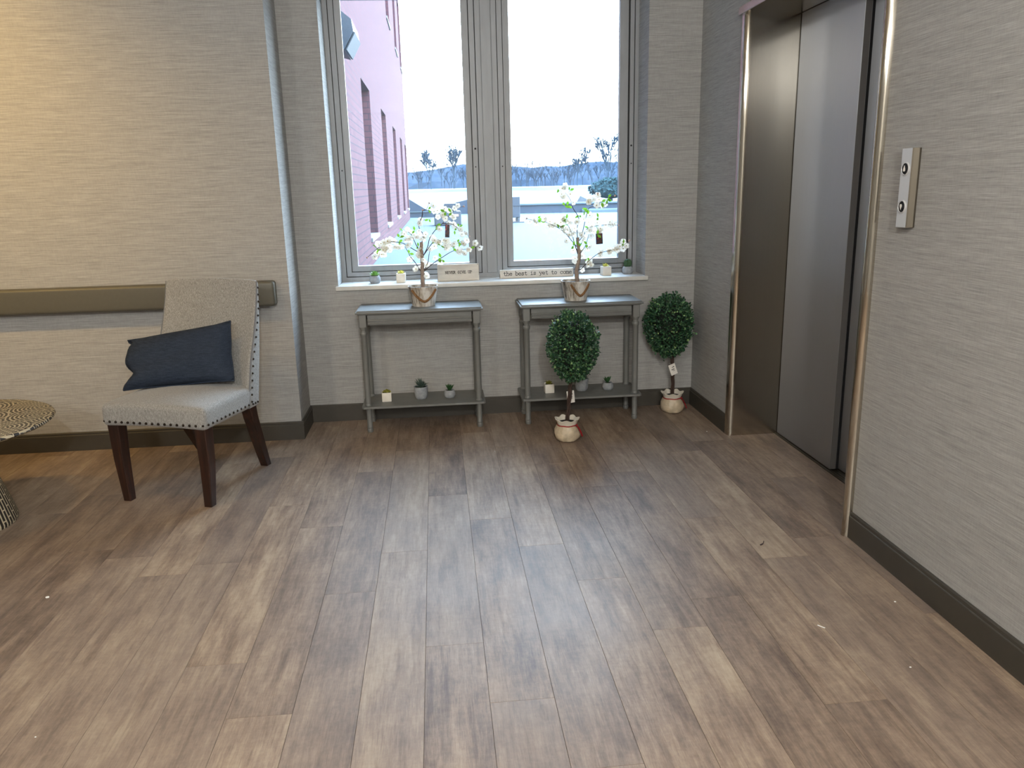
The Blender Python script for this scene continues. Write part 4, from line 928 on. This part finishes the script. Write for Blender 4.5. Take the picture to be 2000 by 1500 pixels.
def blossom_tree(T, x, y, label, pot_warm, tagpos, rr):
    z0 = 0.708; t = empty('blossom_tree', (x, y, z0)); tag(t, label, 'potted tree', 'potted blossom trees')
    loc = lambda p: (p[0] - x, p[1] - y, p[2] - z0)
    bm = NB()
    def stave(k, z): return 1 - 0.010 * (abs(math.sin(k * PI * 14)) < 0.14)
    add_lathe(bm, [(0.063, 0), (0.0645, 0.003), (0.0845, 0.109), (0.0855, 0.112), (0.0805, 0.112), (0.0785, 0.096)], 112, wob=stave)
    pot = obj('pot', bm, M['washed'], t)
    bm = NB(); n = 14; A = math.radians(52 if pot_warm else 40); off = math.radians(-90)
    for i in range(2): pass
    pa = []
    for i in range(19):
        u = i / 18 * 2 - 1; zz = 0.030 + 0.066 * abs(u) ** 1.6; r = 0.0645 + 0.0195 * zz / 0.109 + 0.0035
        a = off + (0.10 if pot_warm else 0.22) + u * A; pa.append((r * math.cos(a), r * math.sin(a), zz))
    for ph in (0, 2 * PI / 3, 4 * PI / 3):
        tw = []
        for i in range(109):
            f = i / 108 * 18; k = min(17, int(f)); q = Vector(pa[k]).lerp(Vector(pa[k + 1]), f - k); ang = ph + i * 0.50
            tang = (Vector(pa[k + 1]) - Vector(pa[k])).normalized(); rad = Vector((q.x, q.y, 0)).normalized(); sd = tang.cross(rad)
            tw.append(q + rad * 0.0036 * math.cos(ang) + sd * 0.0036 * math.sin(ang))
        add_tube(bm, tw, 0.0039, 5)
    obj('rope_handle', bm, M['rope'], pot)
    bm = NB(); add_lathe(bm, [(0.0795, 0.093), (0.0795, 0.097), (0.04, 0.101), (0.01, 0.102)], 40); obj('soil', bm, M['soil'], pot)
    tk = [Vector(loc(p)) for p in T['trunk']]; tk[0].z = 0.095
    if tk[1].z < 0.105: del tk[1]
    P = []
    for a, b in zip(tk, tk[1:]):
        for i in range(4): P.append(a.lerp(b, i / 4) + Vector((rr.uniform(-1, 1), rr.uniform(-1, 1), 0)) * 0.0012)
    P.append(tk[-1]); m = len(P) - 1
    bm = NB(); add_tube(bm, P, [0.0125 - 0.0035 * i / m + rr.uniform(-0.0008, 0.0008) for i in range(m + 1)], 10); obj('trunk', bm, M['bark'], t)
    for br in T['branches']:
        L = [Vector(loc(p)) for p in br]; n = len(L)
        Q = []
        for i in range(n - 1):
            p0, p1, p2, p3 = L[max(i - 1, 0)], L[i], L[i + 1], L[min(i + 2, n - 1)]
            for s in range(4):
                q = s / 4; Q.append(0.5 * ((2 * p1) + (p2 - p0) * q + (2 * p0 - 5 * p1 + 4 * p2 - p3) * q * q + (3 * p1 - p0 - 3 * p2 + p3) * q ** 3))
        Q.append(L[-1]); k = len(Q) - 1
        bm = NB(); add_tube(bm, Q, [0.0026 - 0.0015 * i / k for i in range(k + 1)], 6); obj('branch', bm, M['twig'], t)
    for p in T['fl']:
        q = loc(p); inst('blossom', BLOS, t, q, (PI / 2 + rr.uniform(-0.6, 0.6), rr.uniform(-0.6, 0.6), rr.uniform(-0.4, 0.4)), rr.uniform(0.85, 1.15))
    for k in range(98 - len(T['fl'])):
        q = Vector(loc(rr.choice(T['fl']))) + Vector((rr.uniform(-1, 1) * 0.022, rr.uniform(-0.01, 0.03), rr.uniform(-1, 1) * 0.016)); inst('blossom', BLOS, t, q, (PI / 2 + rr.uniform(-0.9, 0.9), rr.uniform(-0.9, 0.9), 0), rr.uniform(0.75, 1.0))
    for p in T['bud']: inst('bud', BUD, t, loc(p), (rr.uniform(-1, 1), rr.uniform(-1, 1), 0), rr.uniform(0.9, 1.15))
    for p in T['lf']: inst('leaf', LEAF, t, loc(p), (PI / 2 + rr.uniform(-0.8, 0.8), rr.uniform(-3, 3), rr.uniform(-0.6, 0.6)), rr.uniform(0.85, 1.15))
    (a, b, c, d) = tagpos
    bm = NB(); add_box(bm, -a / 2, a / 2, -0.0006, 0.0006, -b, 0); o = obj('hanging_tag', bm, M['card'], t, smooth=False); o['label'] = 'dark printed hang tag'
    o.location = loc(c); o.rotation_euler = (0, d, 0.1)
    bm = NB(); add_tube(bm, [(0, 0, -0.004), (0.002, 0.004, 0.012), (0, 0.01, 0.03)], 0.0006, 4); obj('string', bm, M['twig'], o)
    return t
blossom_tree(TREES[0], -0.088, 4.505, 'white blossom tree in whitewashed pot on the console table under the left window', True, (0.025, 0.072, (0.066, 4.47, 1.160), 0.06), random.Random(4))
blossom_tree(TREES[1], 0.792, 4.505, 'white blossom tree in whitewashed pot on the console table behind the front topiary', False, (0.040, 0.060, (0.922, 4.47, 1.085), -0.05), random.Random(6))

# topiaries
def topiary(px, py, cx, cz, rx, rz, label, tagp, tagrot, seed, lean):
    rr = random.Random(seed)
    t = empty('topiary', (px, py, 0)); tag(t, label, 'topiary', 'potted topiaries')
    # glazed pot shaped like a tied sack
    def lump(k, z): return 1 + 0.045 * math.sin(2 * PI * k * 3 + z * 75) * (z < 0.09) + 0.02 * math.sin(2 * PI * k * 5 + 1 + z * 90) * (z < 0.09) + 0.012 * math.sin(2 * PI * k * 17) * (z < 0.115)
    bm = NB(); prof = [(0.030, 0.001), (0.052, 0.000), (0.063, 0.006), (0.0690, 0.022), (0.0700, 0.042), (0.0665, 0.062), (0.0585, 0.080), (0.0530, 0.090)]
    add_lathe(bm, prof, 72, wob=lump, cap1=False)
    n = 72; pr2 = [(0.0530, 0.090, 0), (0.0550, 0.098, 0.2), (0.0600, 0.109, 0.7), (0.0645, 0.116, 1.0), (0.0665, 0.1190, 1.0), (0.0645, 0.1208, 1.0), (0.0610, 0.1195, 1.0), (0.0545, 0.108, 0.7), (0.0500, 0.094, 0)]
    pot = obj('pot', bm, M['sack'], t)
    bm = NB(); rings = []
    for (r, z, w) in pr2:
        rings.append([bm.verts.new(((r + 0.004 * w * math.cos(7 * 2 * PI * k / n)) * math.cos(2 * PI * k / n), (r + 0.004 * w * math.cos(7 * 2 * PI * k / n)) * math.sin(2 * PI * k / n), z + 0.0042 * w * math.cos(7 * 2 * PI * k / n))) for k in range(n)])
    for a, b in zip(rings, rings[1:]):
        for k in range(n): bm.faces.new((a[k], a[(k + 1) % n], b[(k + 1) % n], b[k]))
    obj('ruffled_rim', bm, M['sack_rim'], pot)
    bm = NB(); add_lathe(bm, [(0.051, 0.088), (0.051, 0.098), (0.025, 0.103), (0.008, 0.104)], 32); obj('soil', bm, M['soil'], pot)
    bm = NB(); ring = [(0.0555 * math.cos(2 * PI * k / 40), 0.0555 * math.sin(2 * PI * k / 40), 0.089 + 0.001 * math.sin(k)) for k in range(41)]
    for k in range(40):
        a, b = Vector(ring[k]), Vector(ring[k + 1]); u = Vector((0, 0, 0.0030))
        oa = Vector((a.x, a.y, 0)).normalized() * 0.0016; ob = Vector((b.x, b.y, 0)).normalized() * 0.0016
        bm.faces.new([bm.verts.new(p) for p in (a + oa - u, b + ob - u, b + ob + u, a + oa + u)])
    ka = math.radians(-38); kd = Vector((math.cos(ka), math.sin(ka), 0)); ks = Vector((-math.sin(ka), math.cos(ka), 0)); kp = kd * 0.058 + Vector((0, 0, 0.089))
    bmesh.ops.create_icosphere(bm, subdivisions=2, radius=0.006, matrix=Matrix.Translation(kp + kd * 0.001))
    def strip(pts, w):
        for a, b in zip(pts, pts[1:]):
            bm.faces.new([bm.verts.new(p) for p in (a + w * 1, a - w * 1, b - w * 1, b + w * 1)])
    strip([kp, kp + kd * 0.012 + ks * 0.006 - Vector((0, 0, 0.018)), kp + kd * 0.022 + ks * 0.011 - Vector((0, 0, 0.040)), kp + kd * 0.030 + ks * 0.014 - Vector((0, 0, 0.064))], ks * 0.005 + kd * 0.001)
    strip([kp, kp + kd * 0.014 - ks * 0.002 - Vector((0, 0, 0.016)), kp + kd * 0.024 - ks * 0.000 - Vector((0, 0, 0.036)), kp + kd * 0.034 + ks * 0.002 - Vector((0, 0, 0.060))], ks * 0.0045)
    strip([kp, kp - ks * 0.016 + kd * 0.006 + Vector((0, 0, 0.004)), kp - ks * 0.018 + kd * 0.006 - Vector((0, 0, 0.008)), kp], Vector((0, 0, 0.0035)))
    obj('ribbon', bm, M['ribbon'], pot)
    top = Vector((cx - px, 0, cz)); bm = NB()
    for ph in (0, 2.2, 4.4):
        pts = []
        for i in range(22):
            u = i / 21; c = Vector((0, 0, 0.098)).lerp(Vector((top.x * 0.8, 0, cz - rz * 0.3)), u); c.x += lean * math.sin(u * PI)
            pts.append(c + Vector((math.cos(ph + u * 9), math.sin(ph + u * 9), 0)) * 0.0065)
        add_tube(bm, pts, 0.0062, 6)
    obj('trunk', bm, M['stem'], t)
    bm = NB(); lay = bm.faces.layers.float.new('leafc') if False else bm.loops.layers.float_color.new('leafc')
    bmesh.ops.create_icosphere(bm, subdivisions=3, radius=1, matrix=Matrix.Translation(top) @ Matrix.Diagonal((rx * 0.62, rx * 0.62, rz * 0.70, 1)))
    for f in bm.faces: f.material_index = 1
    def shape(dv):
        z = dv.z; k = 1.0 - 0.16 * max(0, -z) ** 1.2 + 0.05 * max(0, z)
        b = 1 + 0.07 * noise.noise(dv * 2.6 + Vector((seed, 0, 0))) + 0.05 * noise.noise(dv * 6 + Vector((0, seed, 0)))
        return Vector((dv.x * rx * k, dv.y * rx * k, z * rz)) * b
    for i in range(4600):
        while True:
            dv = Vector((rr.uniform(-1, 1), rr.uniform(-1, 1), rr.uniform(-1, 1)))
            if 0.05 < dv.length < 1: break
        dv.normalize(); r = rr.choice((rr.uniform(0.68, 0.95), rr.uniform(0.86, 1.0), rr.uniform(0.90, 1.04)))
        if rr.random() < 0.015: r *= 1.09
        c = top + shape(dv) * r; out = (dv + Vector((rr.uniform(-1, 1), rr.uniform(-1, 1), rr.uniform(-0.6, 1))) * 1.3).normalized()
        sd = out.orthogonal().normalized(); sd.rotate(Matrix.Rotation(rr.uniform(0, 2 * PI), 3, out)); up = sd.cross(out)
        L = rr.uniform(0.012, 0.019); w = L * 0.36; cv = min(1, max(0, rr.gauss(0.45, 0.22)))
        P = [c, c + out * L * 0.4 + sd * w, c + out * L * 0.8 + sd * w * 0.75, c + out * L, c + out * L * 0.8 - sd * w * 0.75, c + out * L * 0.4 - sd * w]
        v = [bm.verts.new(p) for p in P]; mdl = bm.verts.new(c + out * L * 0.55 - up * w * 0.35)
        for q in range(6):
            f = bm.faces.new((mdl, v[q], v[(q + 1) % 6]))
            for l in f.loops: l[lay] = (cv, cv, cv, 1)
    o = obj('foliage', bm, [M['box'], M['box_core']], t, smooth=False, recalc=False)
    tg = empty('tag_pivot') if False else None
    bm = NB(); add_box(bm, -0.021, 0.021, -0.0006, 0.0006, -0.070, 0.0, 0.0004, 1); g = obj('price_tag', bm, M['tag'], t, smooth=False); g['label'] = 'white paper tag'
    g.location = (tagp[0] - px, tagp[1] - py, tagp[2]); g.rotation_euler = (0.06, tagrot, 0.1)
    bm = NB()
    for (x0, x1, z0, z1) in ((-0.004, 0.012, -0.022, -0.019), (0.004, 0.012, -0.019, -0.0165), (-0.010, 0.010, -0.034, -0.031), (-0.009, 0.008, -0.038, -0.0355), (-0.002, 0.010, -0.045, -0.0425)):
        add_box(bm, x0, x1, -0.0010, -0.0006, z0, z1)
    obj('print', bm, M['ink'], g, smooth=False)
    bm = NB(); add_tube(bm, [(0, 0, -0.004), (-0.004, 0.004, 0.006), (-0.012, 0.008, 0.010)], 0.0006, 4); obj('string', bm, M['tag'], g)
    return t
topiary(0.666, 4.075, 0.700, 0.514, 0.132, 0.188, 'boxwood topiary in sack pot standing in front of the right console table', (0.688, 4.098, 0.268), -0.10, 3, 0.004)
topiary(1.386, 4.512, 1.354, 0.528, 0.140, 0.188, 'boxwood topiary in sack pot standing in the corner by the right wall', (1.366, 4.482, 0.300), -0.36, 8, 0.010)

# ================================================================ SIGNS
GL = {
 'N': [[(.12, 0), (.12, 1)], [(.12, 1), (.68, 0)], [(.68, 0), (.68, 1)], [(0, 0), (.26, 0)], [(0, 1), (.12, 1)], [(.54, 1), (.82, 1)]],
 'E': [[(.14, 0), (.14, 1)], [(0, 1), (.68, 1), (.68, .78)], [(0, 0), (.72, 0), (.72, .24)], [(.14, .52), (.46, .52)], [(.46, .42), (.46, .64)]],
 'V': [[(.09, 1), (.4, 0), (.71, 1)], [(-.02, 1), (.24, 1)], [(.56, 1), (.82, 1)]],
 'R': [[(.14, 0), (.14, 1)], [(0, 1), (.44, 1), (.60, .93), (.66, .77), (.60, .60), (.44, .52), (.14, .52)], [(.40, .52), (.66, .02), (.82, 0)], [(0, 0), (.28, 0)]],
 'G': [[(.66, .72), (.66, .98)], [(.66, .80), (.55, .95), (.38, 1), (.18, .9), (.06, .65), (.06, .35), (.18, .1), (.4, 0), (.6, .05), (.68, .18), (.68, .42)], [(.44, .42), (.82, .42)]],
 'I': [[(.4, 0), (.4, 1)], [(.14, 0), (.66, 0)], [(.14, 1), (.66, 1)]],
 'U': [[(.12, 1), (.12, .26), (.22, .06), (.4, 0), (.58, .06), (.68, .26), (.68, 1)], [(0, 1), (.26, 1)], [(.54, 1), (.80, 1)]],
 'P': [[(.14, 0), (.14, 1)], [(0, 1), (.46, 1), (.63, .92), (.69, .74), (.62, .56), (.46, .48), (.14, .48)], [(0, 0), (.30, 0)]],
 't': [[(.34, .9), (.34, .14), (.44, .01), (.58, 0), (.70, .09)], [(.10, .64), (.64, .64)]],
 'h': [[(.03, 1), (.16, 1), (.16, 0)], [(.16, .5), (.30, .64), (.48, .65), (.61, .52), (.61, 0)], [(.02, 0), (.30, 0)], [(.48, 0), (.76, 0)]],
 'e': [[(.10, .34), (.68, .34), (.66, .5), (.52, .64), (.3, .64), (.13, .5), (.09, .28), (.18, .07), (.4, 0), (.58, .03), (.70, .12)]],
 'b': [[(.02, 1), (.15, 1), (.15, 0)], [(.15, .5), (.32, .65), (.5, .65), (.68, .46), (.69, .2), (.52, 0), (.32, 0), (.15, .15)]],
 's': [[(.62, .46), (.62, .64)], [(.62, .52), (.54, .63), (.36, .65), (.2, .6), (.16, .47), (.28, .37), (.52, .30), (.64, .18), (.56, .04), (.38, 0), (.22, .03), (.14, .14)], [(.14, .0), (.14, .2)]],
 'i': [[(.18, .64), (.40, .64), (.40, 0)], [(.14, 0), (.66, 0)], [(.40, .84), (.40, .93)]],
 'y': [[(.13, .64), (.41, .02)], [(.69, .64), (.34, -.22), (.10, -.26)], [(.0, .64), (.28, .64)], [(.54, .64), (.82, .64)]],
 'o': [[(.40, .65), (.20, .58), (.09, .33), (.20, .07), (.40, 0), (.60, .07), (.71, .33), (.60, .58), (.40, .65)]],
 'c': [[(.66, .44), (.66, .62)], [(.66, .50), (.54, .63), (.36, .65), (.17, .55), (.09, .32), (.18, .08), (.4, 0), (.6, .05), (.70, .14)]],
 'm': [[(-.02, .64), (.09, .64), (.09, 0)], [(.09, .54), (.22, .65), (.33, .63), (.39, .5), (.39, 0)], [(.39, .54), (.52, .65), (.64, .63), (.71, .5), (.71, 0)], [(-.03, 0), (.20, 0)], [(.32, 0), (.48, 0)], [(.62, 0), (.84, 0)]],
}
def lettering(text, h, adv, sw, parent, x0, z0, y):
    bm = NB(); x = x0
    for chx in text:
        for st in GL.get(chx, []):
            for (a, b) in zip(st, st[1:]):
                A = Vector((x + a[0] * h, 0, z0 + a[1] * h)); B = Vector((x + b[0] * h, 0, z0 + b[1] * h)); d = (B - A).normalized(); s = Vector((-d.z, 0, d.x)) * sw * 0.5; e = d * sw * 0.4
                v = [Vector((p.x, y, p.z)) for p in (A - e + s, A - e - s, B + e - s, B + e + s)]
                w = [p + Vector((0, 0.0008, 0)) for p in v]
                vv = [bm.verts.new(p) for p in v + w]
                for q in ((0, 1, 2, 3), (4, 5, 6, 7), (0, 1, 5, 4), (1, 2, 6, 5), (2, 3, 7, 6), (3, 0, 4, 7)): bm.faces.new([vv[i] for i in q])
        x += adv
    return obj('lettering', bm, M['ink'], parent, smooth=False)
def sign(name, x0, x1, h, y, text, lh, adv, sw, tx, tz, label, rot=0.0):
    w = x1 - x0; o_ = empty(name, ((x0 + x1) / 2, y, SZ), rot); tag(o_, label, 'sign')
    bm = NB(); add_box(bm, -w / 2, w / 2, 0, 0.022, 0, h, 0.0015, 2); obj('board', bm, M['sign'], o_, smooth=False)
    bm = NB()
    for (a, b, c, d) in ((-w / 2 - .0004, -w / 2 + .0012, 0.004, h * 0.5), (w / 2 - .0012, w / 2 + .0004, h * 0.3, h - 0.004), (-w / 2 + 0.01, w / 2 - 0.01, -0.0002, 0.0012), (w / 2 - 0.010, w / 2 - .002, h - 0.004, h - 0.001)):
        add_box(bm, a, b, -0.0004, 0.0222, c, d)
    obj('worn_edges', bm, M['sign_edge'], o_, smooth=False)
    lettering(text, lh, adv, sw, o_, tx - w / 2, tz, -0.0006)
    return o_
sign('quote_block', -0.002, 0.247, 0.098, 4.745, 'NEVER GIVE UP', 0.0145, 0.01245, 0.0026, 0.046, 0.043, 'white wooden block sign reading NEVER GIVE UP on the window sill')
sign('quote_strip', 0.375, 0.826, 0.050, 4.772, 'the best is yet to come', 0.0235, 0.0183, 0.0030, 0.020, 0.0165, 'long white sign reading the best is yet to come on the sill')

# small litter on the floor
bm = NB(); add_tube(bm, [(0, 0, 0.003), (0.008, 0.006, 0.005), (0.014, 0.016, 0.009)], 0.0018, 5); add_tube(bm, [(-0.006, -0.002, 0.003), (0.004, 0.003, 0.004)], 0.0028, 5); tag(obj('twig_scrap', bm, M['twig'], loc=(1.186, 2.667, 0)), 'tiny dark twig scrap on the floor near the elevator', 'debris')
bm = NB(); add_box(bm, -0.012, 0.012, -0.0015, 0.0015, 0, 0.0015); o = obj('paper_sliver', bm, M['white_bit'], loc=(1.139, 2.094, 0), rotz=-0.9, smooth=False); tag(o, 'thin white paper sliver on the floor near the right wall, between skirting and floor centre', 'debris')
def fleck(x, y, r, lb):
    bm = NB(); bmesh.ops.create_icosphere(bm, subdivisions=1, radius=r, matrix=Matrix.Translation((0, 0, r * 0.45)) @ Matrix.Diagonal((1, 0.8, 0.45, 1))); tag(obj('paint_fleck', bm, M['white_bit'], loc=(x, y, 0)), lb, 'debris', 'white flecks on the floor')
fleck(-1.41, 2.629, 0.0075, 'white fleck on the floor in front of the drum table')
fleck(0.255, 3.933, 0.004, 'white fleck on the floor left of the front topiary')
fleck(1.445, 2.202, 0.004, 'white fleck on the floor close to the right skirting')
fleck(1.286, 1.858, 0.0035, 'white fleck on the floor, the nearest at the right')
fleck(-1.094, 1.867, 0.0028, 'white fleck on the floor at the lower left')
fleck(1.455, 4.075, 0.004, 'white fleck on the floor between the corner topiary and the elevator')

# ================================================================ CEILING LAMPS
def downlight(x, y, power, col, kind, lb):
    t = empty('ceiling_light', (x, y, ZC)); tag(t, lb, 'ceiling light', 'ceiling lights')
    bm = NB()
    if kind == 'spot':
        add_lathe(bm, [(0.070, -0.001), (0.095, -0.001), (0.098, -0.006), (0.085, -0.010), (0.070, -0.008)], 36, cap0=False, cap1=False)
        L = bpy.data.lights.new('lamp', 'AREA'); L.shape = 'DISK'; L.size = 0.14; L.spread = math.radians(150); dz = -0.012
    elif kind == 'wash':
        add_lathe(bm, [(0.070, -0.001), (0.095, -0.001), (0.098, -0.006), (0.085, -0.010), (0.070, -0.008)], 36, cap0=False, cap1=False)
        L = bpy.data.lights.new('lamp', 'SPOT'); L.shadow_soft_size = 0.06; L.spot_size = math.radians(104); L.spot_blend = 0.9; dz = -0.012
    else:
        add_lathe(bm, [(0.15, 0.0), (0.15, -0.02), (0.13, -0.03), (0.05, -0.035)], 36)
        L = bpy.data.lights.new('lamp', 'POINT'); L.shadow_soft_size = 0.07; dz = -0.12
    obj('trim_ring' if kind != 'globe' else 'ceiling_plate', bm, M['ceil'], t)
    L.energy = power; L.color = col
    lo = bpy.data.objects.new('lamp', L); COL.objects.link(lo); lo.parent = t; lo.location = (0, 0, dz)
    if kind == 'wash': lo.rotation_euler = Vector((0.1, 1.36, -0.85)).to_track_quat('-Z', 'Y').to_euler()
for args in LAMPS: downlight(*args)
